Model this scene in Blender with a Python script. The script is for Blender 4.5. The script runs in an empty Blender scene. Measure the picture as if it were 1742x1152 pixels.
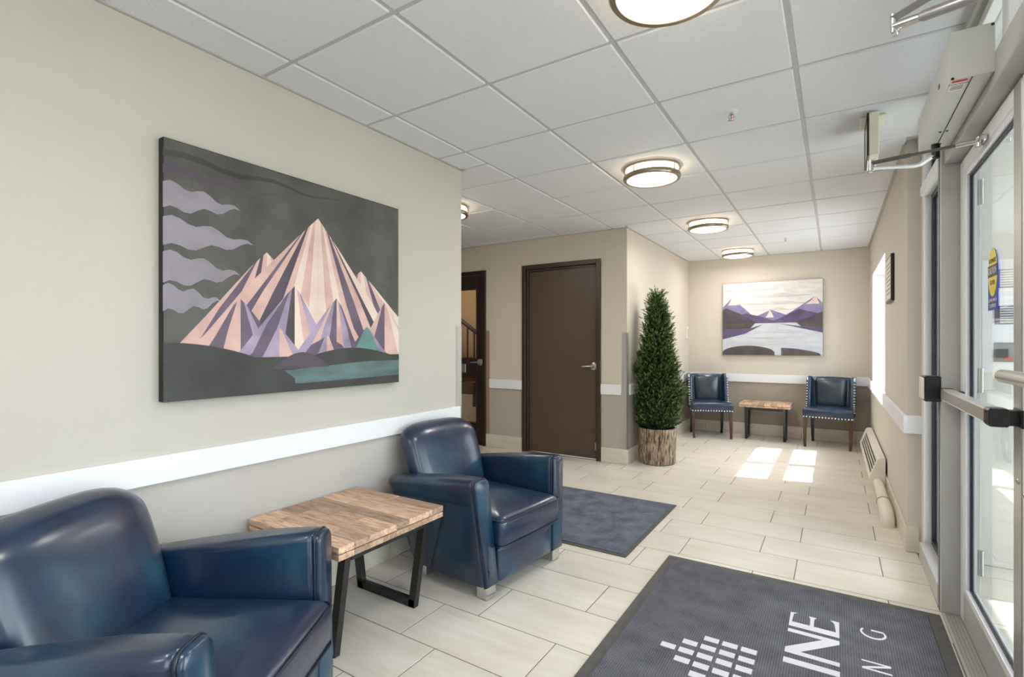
import bpy, bmesh, math, random
from mathutils import Vector, Matrix
random.seed(7)
C = bpy.context.scene.collection
PI = math.pi
SC = bpy.context.scene
CEIL = 2.482
LX = -2.21      # left wall face
RX = 0.372      # right wall face
FX = 0.42       # glazing frame face

# ---------------------------------------------------------------- camera, world, sun, exposure
cam = bpy.data.cameras.new('camera'); cam.sensor_width = 36; cam.lens = 36*860.08/1742
cam.shift_y = 9.5/1742; cam.clip_start = .02
co = bpy.data.objects.new('camera', cam); C.objects.link(co)
co.location = (0, 0, 1.262); co.rotation_euler = (PI/2, 0, 0.56803)
SC.camera = co
SC.view_settings.view_transform = 'Standard'; SC.view_settings.look = 'None'
SC.view_settings.gamma = 1; SC.view_settings.use_curve_mapping = False
SC.view_settings.exposure = 0.50
SC.cycles.use_denoising = True
SC.cycles.max_bounces = 10; SC.cycles.diffuse_bounces = 7; SC.cycles.glossy_bounces = 4
SC.cycles.transparent_max_bounces = 16; SC.cycles.sample_clamp_indirect = 3; SC.cycles.use_adaptive_sampling = False
SC.cycles.denoiser = 'OPENIMAGEDENOISE'; SC.cycles.denoising_input_passes = 'RGB_ALBEDO_NORMAL'; SC.cycles.denoising_prefilter = 'ACCURATE'
SC.cycles.caustics_reflective = False; SC.cycles.caustics_refractive = False
SUN_DIR = Vector((-1, -.245, -1.333)).normalized()
w = bpy.data.worlds.new('sky'); SC.world = w; w.use_nodes = True
nt = w.node_tree; bg = nt.nodes['Background']
sky = nt.nodes.new('ShaderNodeTexSky'); sky.sky_type = 'NISHITA'; sky.sun_disc = False
sky.sun_elevation = math.radians(52); sky.sun_rotation = math.radians(76)
sky.dust_density = 2.5; sky.air_density = 1.0; sky.ozone_density = 1.0
hs = nt.nodes.new('ShaderNodeHueSaturation'); hs.inputs['Saturation'].default_value = .55
nt.links.new(sky.outputs[0], hs.inputs['Color']); nt.links.new(hs.outputs[0], bg.inputs[0])
bg.inputs[1].default_value = 1.0
sun = bpy.data.lights.new('sun', 'SUN'); sun.energy = 15; sun.angle = math.radians(.5); sun.color = (1, .975, .94)
so = bpy.data.objects.new('sun', sun); C.objects.link(so)
so.rotation_euler = SUN_DIR.to_track_quat('-Z', 'Y').to_euler(); so.location = (6, 6, 8)
LAMP_POWER = 8.0
LAMP_GLASS = 2.4

# ---------------------------------------------------------------- helpers
def lin(c):
    c = c/255
    return c/12.92 if c <= .04045 else ((c+.055)/1.055)**2.4
def rgb(r, g, b): return (lin(r), lin(g), lin(b), 1)

class MB:
    """collects geometry for one mesh"""
    def __init__(s): s.v = []; s.f = []; s.m = []; s.mi = 0
    def add(s, vs, fs):
        o = len(s.v); s.v += [tuple(v) for v in vs]
        for f in fs: s.f.append(tuple(i+o for i in f)); s.m.append(s.mi)
    def box(s, x0, x1, y0, y1, z0, z1, c=0):
        if x0 > x1: x0, x1 = x1, x0
        if y0 > y1: y0, y1 = y1, y0
        if z0 > z1: z0, z1 = z1, z0
        if c <= 0:
            s.add([(x, y, z) for x in (x0, x1) for y in (y0, y1) for z in (z0, z1)],
                  [(0,1,3,2),(4,6,7,5),(0,4,5,1),(2,3,7,6),(0,2,6,4),(1,5,7,3)]); return s
        c = min(c, (x1-x0)*.45, (y1-y0)*.45, (z1-z0)*.45)
        vs = []; idx = {}
        for ix, (X, dx) in enumerate(((x0, c), (x1, -c))):
            for iy, (Y, dy) in enumerate(((y0, c), (y1, -c))):
                for iz, (Z, dz) in enumerate(((z0, c), (z1, -c))):
                    for a in range(3):
                        p = [X+dx, Y+dy, Z+dz]; p[a] = (X, Y, Z)[a]
                        idx[(ix, iy, iz, a)] = len(vs); vs.append(p)
        fs = []
        for a in range(3):
            b, d = (a+1) % 3, (a+2) % 3
            for k in (0, 1):
                q = []
                for (i, j) in ((0,0),(1,0),(1,1),(0,1)):
                    t = [0,0,0]; t[a] = k; t[b] = i; t[d] = j; q.append(idx[(*t, a)])
                fs.append(q if k else q[::-1])
        for a in range(3):           # edges along axis a
            b, d = (a+1) % 3, (a+2) % 3
            for i in (0, 1):
                for j in (0, 1):
                    t0 = [0,0,0]; t0[b] = i; t0[d] = j; t1 = list(t0); t1[a] = 1
                    q = [idx[(*t0, b)], idx[(*t1, b)], idx[(*t1, d)], idx[(*t0, d)]]
                    fs.append(q if i != j else q[::-1])
        for ix in (0,1):
            for iy in (0,1):
                for iz in (0,1):
                    q = [idx[(ix,iy,iz,a)] for a in range(3)]
                    fs.append(q if (ix+iy+iz) % 2 else q[::-1])
        s.add(vs, fs); return s
    def loft(s, rings, cap0=True, cap1=True, closed=True):
        n = len(rings[0]); vs = [p for r in rings for p in r]; fs = []
        for i in range(len(rings)-1):
            for j in range(n if closed else n-1):
                k = (j+1) % n
                fs.append((i*n+j, i*n+k, (i+1)*n+k, (i+1)*n+j))
        if cap0: fs.append(tuple(range(n))[::-1])
        if cap1: fs.append(tuple(range((len(rings)-1)*n, len(rings)*n)))
        s.add(vs, fs); return s
    def tube(s, path, r, n=8, closed=False, caps=True, flat=1.0):
        path = [Vector(p) for p in path]; rings = []; prev = None; N = len(path)
        for i, p in enumerate(path):
            if closed: t = path[(i+1) % N]-path[i-1]
            else: t = path[min(i+1, N-1)]-path[max(i-1, 0)]
            t.normalize()
            if prev is None:
                u = t.orthogonal().normalized() if abs(t.z) > .9 else Vector((0,0,1)).cross(t).normalized()
            else:
                u = (prev-t*prev.dot(t)).normalized()
            prev = u; v = t.cross(u); rr = r[i] if isinstance(r, (list, tuple)) else r
            rings.append([p+u*rr*math.cos(2*PI*k/n)+v*rr*flat*math.sin(2*PI*k/n) for k in range(n)])
        if closed: rings.append(rings[0]); caps = False
        return s.loft(rings, caps, caps)
    def lathe(s, prof, n=32, c=(0,0,0), cap0=False, cap1=False):
        rings = [[(c[0]+r*math.cos(2*PI*k/n), c[1]+r*math.sin(2*PI*k/n), c[2]+z) for k in range(n)] for r, z in prof]
        return s.loft(rings, cap0, cap1)
    def cyl(s, p0, p1, r, n=16): return s.tube([p0, p1], r, n)
    def poly(s, pts, z0, z1, fn=lambda x, y, z: (x, y, z)):
        n = len(pts)
        return s.loft([[fn(x, y, z0) for x, y in pts], [fn(x, y, z1) for x, y in pts]])
    def build(s, name, mat, parent=None, smooth=None, fix=True):
        me = bpy.data.meshes.new(name); me.from_pydata(s.v, [], s.f)
        for m in (mat if isinstance(mat, (list, tuple)) else [mat]): me.materials.append(m)
        if isinstance(mat, (list, tuple)): me.polygons.foreach_set('material_index', s.m)
        if fix:
            bm = bmesh.new(); bm.from_mesh(me); bmesh.ops.recalc_face_normals(bm, faces=bm.faces); bm.to_mesh(me); bm.free()
        if smooth:
            me.polygons.foreach_set('use_smooth', [True]*len(me.polygons))
            me.set_sharp_from_angle(angle=math.radians(smooth))
        me.update()
        o = bpy.data.objects.new(name, me); C.objects.link(o)
        if parent: o.parent = parent
        return o

def tag(o, label=None, cat=None, group=None, kind=None):
    if label: o['label'] = label
    if cat: o['category'] = cat
    if group: o['group'] = group
    if kind: o['kind'] = kind
    return o
def thing(name, label, cat, loc=(0,0,0), rz=0, group=None, kind=None):
    o = bpy.data.objects.new(name, None); C.objects.link(o); o.empty_display_size = .1
    o.location = loc; o.rotation_euler = (0, 0, rz)
    return tag(o, label, cat, group, kind)
def box(name, mat, x0, x1, y0, y1, z0, z1, parent=None, c=0): return MB().box(x0,x1,y0,y1,z0,z1,c).build(name, mat, parent)
def dup(root, loc, rz, label, group=None):
    r = root.copy(); C.objects.link(r); r.location = loc; r.rotation_euler = (0, 0, rz); r['label'] = label
    if group: r['group'] = group
    for ch in list(root.children):
        c = ch.copy(); C.objects.link(c); c.parent = r
        for g in list(ch.children):
            d = g.copy(); C.objects.link(d); d.parent = c
    return r
def text(name, s, size, mat, parent, M, extrude=.0004, align='CENTER', sx=1.0):
    cu = bpy.data.curves.new(name, 'FONT'); cu.body = s; cu.size = size; cu.extrude = extrude
    cu.align_x = align; cu.align_y = 'CENTER'; cu.resolution_u = 3
    t = bpy.data.objects.new('tmp', cu); C.objects.link(t)
    dg = bpy.context.evaluated_depsgraph_get(); me = bpy.data.meshes.new_from_object(t.evaluated_get(dg))
    bpy.data.objects.remove(t); me.name = name
    me.transform(M @ Matrix.Diagonal((sx, 1, 1, 1))); me.materials.clear(); me.materials.append(mat)
    o = bpy.data.objects.new(name, me); C.objects.link(o); o.parent = parent; return o

# ---------------------------------------------------------------- materials
def newmat(name):
    m = bpy.data.materials.new(name); m.use_nodes = True
    return m, m.node_tree, m.node_tree.nodes['Principled BSDF']
def N(nt, t, **kw):
    n = nt.nodes.new(t)
    for k, v in kw.items(): setattr(n, k, v)
    return n
def basic(name, col, rough=.5, metal=0, spec=.5, coat=0, bump=0, bscale=200, vary=0, vscale=4, stretch=(1,1,1), col2=None, space='Object'):
    m, nt, b = newmat(name); L = nt.links
    b.inputs['Base Color'].default_value = col; b.inputs['Roughness'].default_value = rough
    b.inputs['Metallic'].default_value = metal; b.inputs['Specular IOR Level'].default_value = spec
    b.inputs['Coat Weight'].default_value = coat; b.inputs['Coat Roughness'].default_value = .15
    if bump or vary or col2:
        tc = N(nt, 'ShaderNodeTexCoord'); mp = N(nt, 'ShaderNodeMapping'); mp.inputs['Scale'].default_value = stretch
        if space == 'World':
            ge = N(nt, 'ShaderNodeNewGeometry'); L.new(ge.outputs['Position'], mp.inputs[0])
        else: L.new(tc.outputs[space], mp.inputs[0])
    if vary or col2:
        no = N(nt, 'ShaderNodeTexNoise'); no.inputs['Scale'].default_value = vscale; no.inputs['Detail'].default_value = 6
        L.new(mp.outputs[0], no.inputs['Vector'])
        mx = N(nt, 'ShaderNodeMix', data_type='RGBA')
        k = 1-vary
        mx.inputs[6].default_value = col2 if col2 else (col[0]*k, col[1]*k, col[2]*k, 1)
        mx.inputs[7].default_value = col
        rp = N(nt, 'ShaderNodeMapRange'); rp.inputs[1].default_value = .32; rp.inputs[2].default_value = .68
        L.new(no.outputs['Fac'], rp.inputs[0]); L.new(rp.outputs[0], mx.inputs[0]); L.new(mx.outputs[2], b.inputs['Base Color'])
    if bump:
        n2 = N(nt, 'ShaderNodeTexNoise'); n2.inputs['Scale'].default_value = bscale; n2.inputs['Detail'].default_value = 3
        L.new(mp.outputs[0], n2.inputs['Vector'])
        bp = N(nt, 'ShaderNodeBump'); bp.inputs['Strength'].default_value = bump; bp.inputs['Distance'].default_value = .004
        L.new(n2.outputs['Fac'], bp.inputs['Height']); L.new(bp.outputs[0], b.inputs['Normal'])
    return m
def emit(name, col, st):
    m, nt, b = newmat(name); b.inputs['Base Color'].default_value = col
    b.inputs['Emission Color'].default_value = col; b.inputs['Emission Strength'].default_value = st; return m
def glassmat(name, tint=(.93,.96,.96,1), spec=.0, boost=1.0):
    m, nt, b = newmat(name); nt.nodes.remove(b); L = nt.links
    tr = N(nt, 'ShaderNodeBsdfTransparent'); tr.inputs[0].default_value = tint
    gl = N(nt, 'ShaderNodeBsdfGlossy'); gl.inputs['Roughness'].default_value = .01
    fr = N(nt, 'ShaderNodeFresnel'); fr.inputs['IOR'].default_value = 1.5
    ge = N(nt, 'ShaderNodeNewGeometry'); io = N(nt, 'ShaderNodeMapRange'); io.inputs[3].default_value = 1.5; io.inputs[4].default_value = 1/1.5
    L.new(ge.outputs['Backfacing'], io.inputs[0]); L.new(io.outputs[0], fr.inputs['IOR'])     # same reflectance on both faces of the pane
    mu = N(nt, 'ShaderNodeMath', operation='MULTIPLY'); mu.inputs[1].default_value = boost; mu.use_clamp = True
    ms = N(nt, 'ShaderNodeMixShader')
    L.new(fr.outputs[0], mu.inputs[0]); L.new(mu.outputs[0], ms.inputs[0]); L.new(tr.outputs[0], ms.inputs[1]); L.new(gl.outputs[0], ms.inputs[2])
    L.new(ms.outputs[0], nt.nodes['Material Output'].inputs[0]); return m
def wallpaper(name, up, low=None, split=.78):
    m, nt, b = newmat(name); L = nt.links; b.inputs['Roughness'].default_value = .75; b.inputs['Specular IOR Level'].default_value = .25
    ge = N(nt, 'ShaderNodeNewGeometry'); sp = N(nt, 'ShaderNodeSeparateXYZ'); L.new(ge.outputs['Position'], sp.inputs[0])
    gt = N(nt, 'ShaderNodeMath', operation='LESS_THAN'); gt.inputs[1].default_value = split; L.new(sp.outputs[2], gt.inputs[0])
    mx = N(nt, 'ShaderNodeMix', data_type='RGBA'); mx.inputs[6].default_value = up; mx.inputs[7].default_value = low or up
    L.new(gt.outputs[0], mx.inputs[0])
    # woven cover: fine threads across and down
    mp = N(nt, 'ShaderNodeMapping'); mp.inputs['Scale'].default_value = (260, 260, 22); L.new(ge.outputs['Position'], mp.inputs[0])
    mp2 = N(nt, 'ShaderNodeMapping'); mp2.inputs['Scale'].default_value = (22, 22, 260); L.new(ge.outputs['Position'], mp2.inputs[0])
    a = N(nt, 'ShaderNodeTexNoise'); a.inputs['Scale'].default_value = 1; L.new(mp.outputs[0], a.inputs['Vector'])
    c = N(nt, 'ShaderNodeTexNoise'); c.inputs['Scale'].default_value = 1; L.new(mp2.outputs[0], c.inputs['Vector'])
    ad = N(nt, 'ShaderNodeMath', operation='ADD'); L.new(a.outputs['Fac'], ad.inputs[0]); L.new(c.outputs['Fac'], ad.inputs[1])
    mr = N(nt, 'ShaderNodeMapRange'); mr.inputs[1].default_value = .6; mr.inputs[2].default_value = 1.4; mr.inputs[3].default_value = .978; mr.inputs[4].default_value = 1.015
    L.new(ad.outputs[0], mr.inputs[0])
    mm = N(nt, 'ShaderNodeMix', data_type='RGBA', blend_type='MULTIPLY'); mm.inputs[0].default_value = 1
    L.new(mx.outputs[2], mm.inputs[6]); L.new(mr.outputs[0], mm.inputs[7]); L.new(mm.outputs[2], b.inputs['Base Color'])
    bp = N(nt, 'ShaderNodeBump'); bp.inputs['Strength'].default_value = .08; bp.inputs['Distance'].default_value = .001
    L.new(ad.outputs[0], bp.inputs['Height']); L.new(bp.outputs[0], b.inputs['Normal']); return m
def tilemat(name, c1, c2, rough=.32, axis=(1.2, 14, 14)):
    m, nt, b = newmat(name); L = nt.links; b.inputs['Roughness'].default_value = rough
    ge = N(nt, 'ShaderNodeNewGeometry'); oi = N(nt, 'ShaderNodeObjectInfo')
    sc = N(nt, 'ShaderNodeVectorMath', operation='SCALE'); sc.inputs[0].default_value = (7.3, 3.1, 9.7); L.new(oi.outputs['Random'], sc.inputs['Scale'])
    ad = N(nt, 'ShaderNodeVectorMath', operation='ADD'); L.new(ge.outputs['Position'], ad.inputs[0]); L.new(sc.outputs[0], ad.inputs[1])
    mp = N(nt, 'ShaderNodeMapping'); mp.inputs['Scale'].default_value = axis; L.new(ad.outputs[0], mp.inputs[0])
    no = N(nt, 'ShaderNodeTexNoise'); no.inputs['Scale'].default_value = 2.0; no.inputs['Detail'].default_value = 8; no.inputs['Roughness'].default_value = .62
    L.new(mp.outputs[0], no.inputs['Vector'])
    mp3 = N(nt, 'ShaderNodeMapping'); mp3.inputs['Scale'].default_value = (2.2, 5, 5); L.new(ad.outputs[0], mp3.inputs[0])
    n3 = N(nt, 'ShaderNodeTexNoise'); n3.inputs['Scale'].default_value = 1.6; n3.inputs['Detail'].default_value = 5; L.new(mp3.outputs[0], n3.inputs['Vector'])
    av = N(nt, 'ShaderNodeMath', operation='ADD'); L.new(no.outputs['Fac'], av.inputs[0]); L.new(n3.outputs['Fac'], av.inputs[1])
    mr = N(nt, 'ShaderNodeMapRange'); mr.inputs[1].default_value = .72; mr.inputs[2].default_value = 1.28; L.new(av.outputs[0], mr.inputs[0])
    mx = N(nt, 'ShaderNodeMix', data_type='RGBA'); mx.inputs[6].default_value = c2; mx.inputs[7].default_value = c1; L.new(mr.outputs[0], mx.inputs[0])
    mr2 = N(nt, 'ShaderNodeMapRange'); mr2.inputs[3].default_value = .95; mr2.inputs[4].default_value = 1.03; L.new(oi.outputs['Random'], mr2.inputs[0])
    mm = N(nt, 'ShaderNodeMix', data_type='RGBA', blend_type='MULTIPLY'); mm.inputs[0].default_value = 1
    L.new(mx.outputs[2], mm.inputs[6]); L.new(mr2.outputs[0], mm.inputs[7]); L.new(mm.outputs[2], b.inputs['Base Color'])
    bp = N(nt, 'ShaderNodeBump'); bp.inputs['Strength'].default_value = .12; bp.inputs['Distance'].default_value = .002
    L.new(no.outputs['Fac'], bp.inputs['Height']); L.new(bp.outputs[0], b.inputs['Normal']); return m
def woodmat(name, cols, axis, rough=.5, rnd=True):
    m, nt, b = newmat(name); L = nt.links; b.inputs['Roughness'].default_value = rough
    tc = N(nt, 'ShaderNodeTexCoord'); oi = N(nt, 'ShaderNodeObjectInfo')
    sc = N(nt, 'ShaderNodeVectorMath', operation='SCALE'); sc.inputs[0].default_value = (17.3, 13.1, 9.7); L.new(oi.outputs['Random'], sc.inputs['Scale'])
    ad = N(nt, 'ShaderNodeVectorMath', operation='ADD'); L.new(tc.outputs['Object'], ad.inputs[0]); L.new(sc.outputs[0], ad.inputs[1])
    mp = N(nt, 'ShaderNodeMapping'); mp.inputs['Scale'].default_value = axis; L.new(ad.outputs[0], mp.inputs[0])
    no = N(nt, 'ShaderNodeTexNoise'); no.inputs['Scale'].default_value = 3; no.inputs['Detail'].default_value = 9; no.inputs['Roughness'].default_value = .65; no.inputs['Distortion'].default_value = .4
    L.new(mp.outputs[0], no.inputs['Vector'])
    cr = N(nt, 'ShaderNodeValToRGB'); e = cr.color_ramp.elements
    e[0].position = .3; e[0].color = cols[0]; e[1].position = .7; e[1].color = cols[2]; x = e.new(.5); x.color = cols[1]
    L.new(no.outputs['Fac'], cr.inputs[0])
    hv = N(nt, 'ShaderNodeHueSaturation'); mr = N(nt, 'ShaderNodeMapRange'); mr.inputs[3].default_value = .62; mr.inputs[4].default_value = 1.3
    L.new(oi.outputs['Random'], mr.inputs[0]); L.new(mr.outputs[0], hv.inputs['Value'])
    L.new(cr.outputs[0], hv.inputs['Color']); L.new((hv if rnd else cr).outputs[0], b.inputs['Base Color'])
    bp = N(nt, 'ShaderNodeBump'); bp.inputs['Strength'].default_value = .15; bp.inputs['Distance'].default_value = .002
    L.new(no.outputs['Fac'], bp.inputs['Height']); L.new(bp.outputs[0], b.inputs['Normal']); return m
def leathermat(name, c1, c2, c3, rough=.3):
    m, nt, b = newmat(name); L = nt.links
    tc = N(nt, 'ShaderNodeTexCoord')
    no = N(nt, 'ShaderNodeTexNoise'); no.inputs['Scale'].default_value = 4; no.inputs['Detail'].default_value = 3; no.inputs['Roughness'].default_value = .5; L.new(tc.outputs['Object'], no.inputs['Vector'])
    cr = N(nt, 'ShaderNodeValToRGB'); e = cr.color_ramp.elements
    e[0].position = .3; e[0].color = c1; e[1].position = .75; e[1].color = c3; x = e.new(.52); x.color = c2
    L.new(cr.outputs[0], b.inputs['Base Color']); L.new(no.outputs['Fac'], cr.inputs[0])
    b.inputs['Specular IOR Level'].default_value = .6; b.inputs['Coat Weight'].default_value = .45; b.inputs['Coat Roughness'].default_value = .17
    n2 = N(nt, 'ShaderNodeTexNoise'); n2.inputs['Scale'].default_value = 11; n2.inputs['Detail'].default_value = 2; L.new(tc.outputs['Object'], n2.inputs['Vector'])
    mr = N(nt, 'ShaderNodeMapRange'); mr.inputs[3].default_value = .285; mr.inputs[4].default_value = .37; L.new(n2.outputs['Fac'], mr.inputs[0]); L.new(mr.outputs[0], b.inputs['Roughness'])
    b2 = N(nt, 'ShaderNodeBump'); b2.inputs['Strength'].default_value = .16; b2.inputs['Distance'].default_value = .02; L.new(n2.outputs['Fac'], b2.inputs['Height'])
    L.new(b2.outputs[0], b.inputs['Normal']); return m
def carpetmat(name, c1, c2, scale=420, ribbed=False):
    m, nt, b = newmat(name); L = nt.links; b.inputs['Roughness'].default_value = .95; b.inputs['Specular IOR Level'].default_value = .1
    ge = N(nt, 'ShaderNodeNewGeometry')
    no = N(nt, 'ShaderNodeTexNoise'); no.inputs['Scale'].default_value = scale; no.inputs['Detail'].default_value = 2; L.new(ge.outputs['Position'], no.inputs['Vector'])
    n2 = N(nt, 'ShaderNodeTexNoise'); n2.inputs['Scale'].default_value = 9; n2.inputs['Detail'].default_value = 5; L.new(ge.outputs['Position'], n2.inputs['Vector'])
    if ribbed:
        wv = N(nt, 'ShaderNodeTexWave', bands_direction='X'); wv.inputs['Scale'].default_value = 34; wv.inputs['Distortion'].default_value = 1.2; wv.inputs['Detail Scale'].default_value = 6
        L.new(ge.outputs['Position'], wv.inputs['Vector'])
        av0 = N(nt, 'ShaderNodeMath', operation='MULTIPLY_ADD'); L.new(wv.outputs['Fac'], av0.inputs[0]); av0.inputs[1].default_value = .22; L.new(no.outputs['Fac'], av0.inputs[2]); src = av0
    else: src = no
    av = N(nt, 'ShaderNodeMath', operation='MULTIPLY_ADD'); L.new(n2.outputs['Fac'], av.inputs[0]); av.inputs[1].default_value = .45; L.new(src.outputs[0], av.inputs[2])
    mr = N(nt, 'ShaderNodeMapRange'); mr.inputs[1].default_value = .5; mr.inputs[2].default_value = 1.05 + (.2 if ribbed else 0); L.new(av.outputs[0], mr.inputs[0])
    mx = N(nt, 'ShaderNodeMix', data_type='RGBA'); mx.inputs[6].default_value = c1; mx.inputs[7].default_value = c2; L.new(mr.outputs[0], mx.inputs[0]); L.new(mx.outputs[2], b.inputs['Base Color'])
    bp = N(nt, 'ShaderNodeBump'); bp.inputs['Strength'].default_value = .6; bp.inputs['Distance'].default_value = .004; L.new(src.outputs[0], bp.inputs['Height']); L.new(bp.outputs[0], b.inputs['Normal']); return m

M_wall = wallpaper('wall paper left', rgb(194,189,181), rgb(187,182,177))
M_walld = wallpaper('wall paper hall', rgb(206,197,184), rgb(178,169,159))
M_wallb = wallpaper('wall paper alcove', rgb(206,198,187), rgb(164,154,143))
M_wallr = wallpaper('wall paper right', rgb(204,197,187))
M_wallv = basic('painted vestibule wall', rgb(222,221,216), .7)
M_ceil = basic('mineral ceiling tile', rgb(232,234,239), .9, spec=.15, bump=.5, bscale=330, vary=.13, vscale=260, space='World')
M_grid = basic('white painted grid', rgb(186,187,190), .5)
M_gridd = basic('grey ceiling edge', rgb(176,175,172), .5)
M_tile = tilemat('cream stone tile', rgb(224,218,208), rgb(210,201,187))
M_tilev = tilemat('cream skirting tile', rgb(222,215,203), rgb(206,197,182), axis=(2, 2, 14))
M_grout = basic('grey grout', rgb(126,118,108), .9)
M_white = basic('white painted wood', rgb(232,233,238), .45)
M_alu = basic('satin aluminium', rgb(172,170,165), .36, metal=.5, vary=.08, vscale=30, stretch=(1,1,.1))
M_alul = basic('daylit aluminium frame', rgb(230,231,233), .42)  # daylight on the frames put into this near-white colour
M_alud = basic('grey aluminium frame', rgb(184,183,180), .42, metal=.05)  # cooled grey, shade by the door head put into the colour
M_steel = basic('brushed steel', rgb(190,188,184), .28, metal=1, vary=.12, vscale=60, stretch=(1,1,.06))
M_guard = basic('satin steel guard', rgb(184,182,178), .42, metal=.35, vary=.15, vscale=30, stretch=(1,1,.08))
M_bar = basic('satin push bar metal', rgb(206,203,197), .3, metal=.6)
M_armg = basic('grey arm metal', rgb(150,150,150), .35, metal=.5)
M_armd = basic('dark arm steel', rgb(112,110,106), .3, metal=.8)
M_chrome = basic('polished chrome', rgb(215,215,215), .12, metal=1)
M_nickel = basic('brushed nickel', rgb(158,146,130), .3, metal=1)
M_black = basic('black rubber', rgb(16,18,24), .5)
M_blackp = basic('black plastic', rgb(22,22,24), .35)
M_navy = basic('dark blue gasket', rgb(22,27,42), .4)
M_blackm = basic('black powder coated steel', rgb(34,33,34), .38, spec=.5, vary=.2, vscale=12)
M_brown = basic('brown painted door', rgb(84,68,56), .42, vary=.06, vscale=3)
M_brownf = basic('dark brown painted frame', rgb(58,44,36), .38)
M_espresso = basic('espresso wood door', rgb(44,28,24), .35, vary=.3, vscale=8, stretch=(6,6,.6))
M_tan = basic('tan plastic guard', rgb(158,133,108), .5)
M_glass = glassmat('clear glass')
M_glassd = glassmat('stair door glass', (.85,.83,.8,1))
M_leather = leathermat('blue leather', rgb(8,20,54), rgb(12,42,70), rgb(34,76,96), rough=.26)
M_pipe = basic('dark blue piping', rgb(8,22,42), .32)
M_leatherd = leathermat('deep blue leather', rgb(22,34,46), rgb(34,50,64), rgb(54,70,82), rough=.34)
M_seam = basic('dark seam', rgb(10,18,30), .5)
M_under = basic('black lining', rgb(14,14,16), .9)
M_legr = basic('reddish brown leg', rgb(74,40,32), .3, vary=.35, vscale=20)
M_legb = basic('shade dark leg', rgb(22,18,18), .35)  # rear leg shade put into this near-black colour
M_plank = woodmat('reclaimed plank', (rgb(136,100,80), rgb(196,162,136), rgb(220,194,172)), (3, 22, 22))
M_plankend = woodmat('reclaimed end grain', (rgb(112,64,48), rgb(156,112,88), rgb(196,168,146)), (20, 20, 26))
M_mat = carpetmat('charcoal loop carpet', rgb(54,54,60), rgb(130,130,139), ribbed=True)
M_mat2 = carpetmat('blue grey pile carpet', rgb(54,57,67), rgb(140,144,158), scale=330)
M_matb = basic('mat rubber border', rgb(84,82,80), .6, vary=.25, vscale=20)
M_print = basic('white mat print', rgb(216,214,220), .9, bump=.5, bscale=400)
M_soil = basic('dark soil', rgb(36,28,22), .95, bump=.6, bscale=60)
M_paper = basic('white paper', rgb(226,224,218), .7)
M_ink = basic('grey printed line', rgb(120,120,120), .8)
M_cream = basic('cream enamelled metal', rgb(228,223,212), .42)
M_creamp = basic('white pipe', rgb(226,221,208), .4)
M_slot = basic('slot shade colour', rgb(96,88,76), .8)  # shade inside the heater slots as a flat colour, also on the pipe collar
M_opgrey = basic('light grey housing', rgb(206,205,200), .4, metal=.1)
M_signw = basic('ivory plastic', rgb(228,224,208), .4)
M_conc = basic('pale paving', rgb(190,188,182), .85, vary=.15, vscale=3)
M_warm = basic('warm painted stair wall', rgb(222,196,158), .7)
M_stair = basic('brown stair tread', rgb(120,86,60), .6)
M_red = basic('red label', rgb(205,40,44), .5); M_blue = basic('blue label', rgb(34,48,150), .5)
M_yellow = basic('yellow decal', rgb(226,206,52), .5); M_dk = basic('dark grey decal', rgb(52,54,62), .5)
M_scrgreen = basic('dark display', rgb(70,78,70), .25)
M_lamp = emit('opal lamp glass', (1.0, .90, .74, 1), LAMP_GLASS)
M_lampside = emit('opal lamp side', (1.0, .80, .55, 1), LAMP_GLASS*3.2)

# ---------------------------------------------------------------- setting
def struct(o, label, cat): return tag(o, label, cat, kind='structure')

# floor: grout bed and single tiles
floor = struct(thing('floor', 'cream stone tile floor in staggered rows with grey joints', 'floor'), None, None)
g = MB()
g.box(-5.6, RX, 2.75, 5.15, -.12, -.0010); g.box(LX-.02, .55, -2.5, 2.75, -.12, -.0010); g.box(RX, .55, 2.75, 3.9, -.12, -.0010)
g.box(-1.85, RX+.01, 5.15, 7.76, -.12, -.0010); g.box(.55, 2.5, .85, 3.9, -.12, -.0010)
g.build('grout_bed', M_grout, floor)
TL, TW, JG = .606, .3003, .0023
regions = [(LX, FX+.005, .72, 2.796), (-4.3, FX+.005, 2.796, 3.9973), (-4.3, RX, 3.9973, 4.8982), (-4.3, -1.83, 4.8982, 5.1), (-1.83, RX, 4.8982, 7.74), (.505, 2.35, .95, 3.88)]
tilecache = {}
def tile_piece(name, mat, w, h, t, parent, loc, key, c=.0012):
    k = (key, round(w, 3), round(h, 3))
    if k not in tilecache:
        o = MB().box(0, w, 0, h, -t, 0, c).build(name, mat, parent); tilecache[k] = o.data
    else:
        o = bpy.data.objects.new(name, tilecache[k]); C.objects.link(o); o.parent = parent
    o.location = loc; return o
r0 = 3.697
for row in range(-11, 15):
    y0 = r0+row*TW; y1 = y0+TW
    off = -.185 if row % 2 == 0 else -.384
    for ri, (rx0, rx1, ry0, ry1) in enumerate(regions):
        cy0, cy1 = max(y0, ry0), min(y1, ry1)
        if cy1-cy0 < .012: continue
        k0 = math.floor((rx0-off)/TL)
        k = k0
        while off+k*TL < rx1:
            x0, x1 = max(off+k*TL, rx0), min(off+(k+1)*TL, rx1)
            # neighbours with one shared row: cut pieces at region limits are merged by only laying where needed
            if x1-x0 > .012:
                tile_piece('tile', M_tile, x1-x0-2*JG, cy1-cy0-2*JG if True else 0, .012, floor, (x0+JG, cy0+JG, 0), 'floor')
            k += 1

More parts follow.
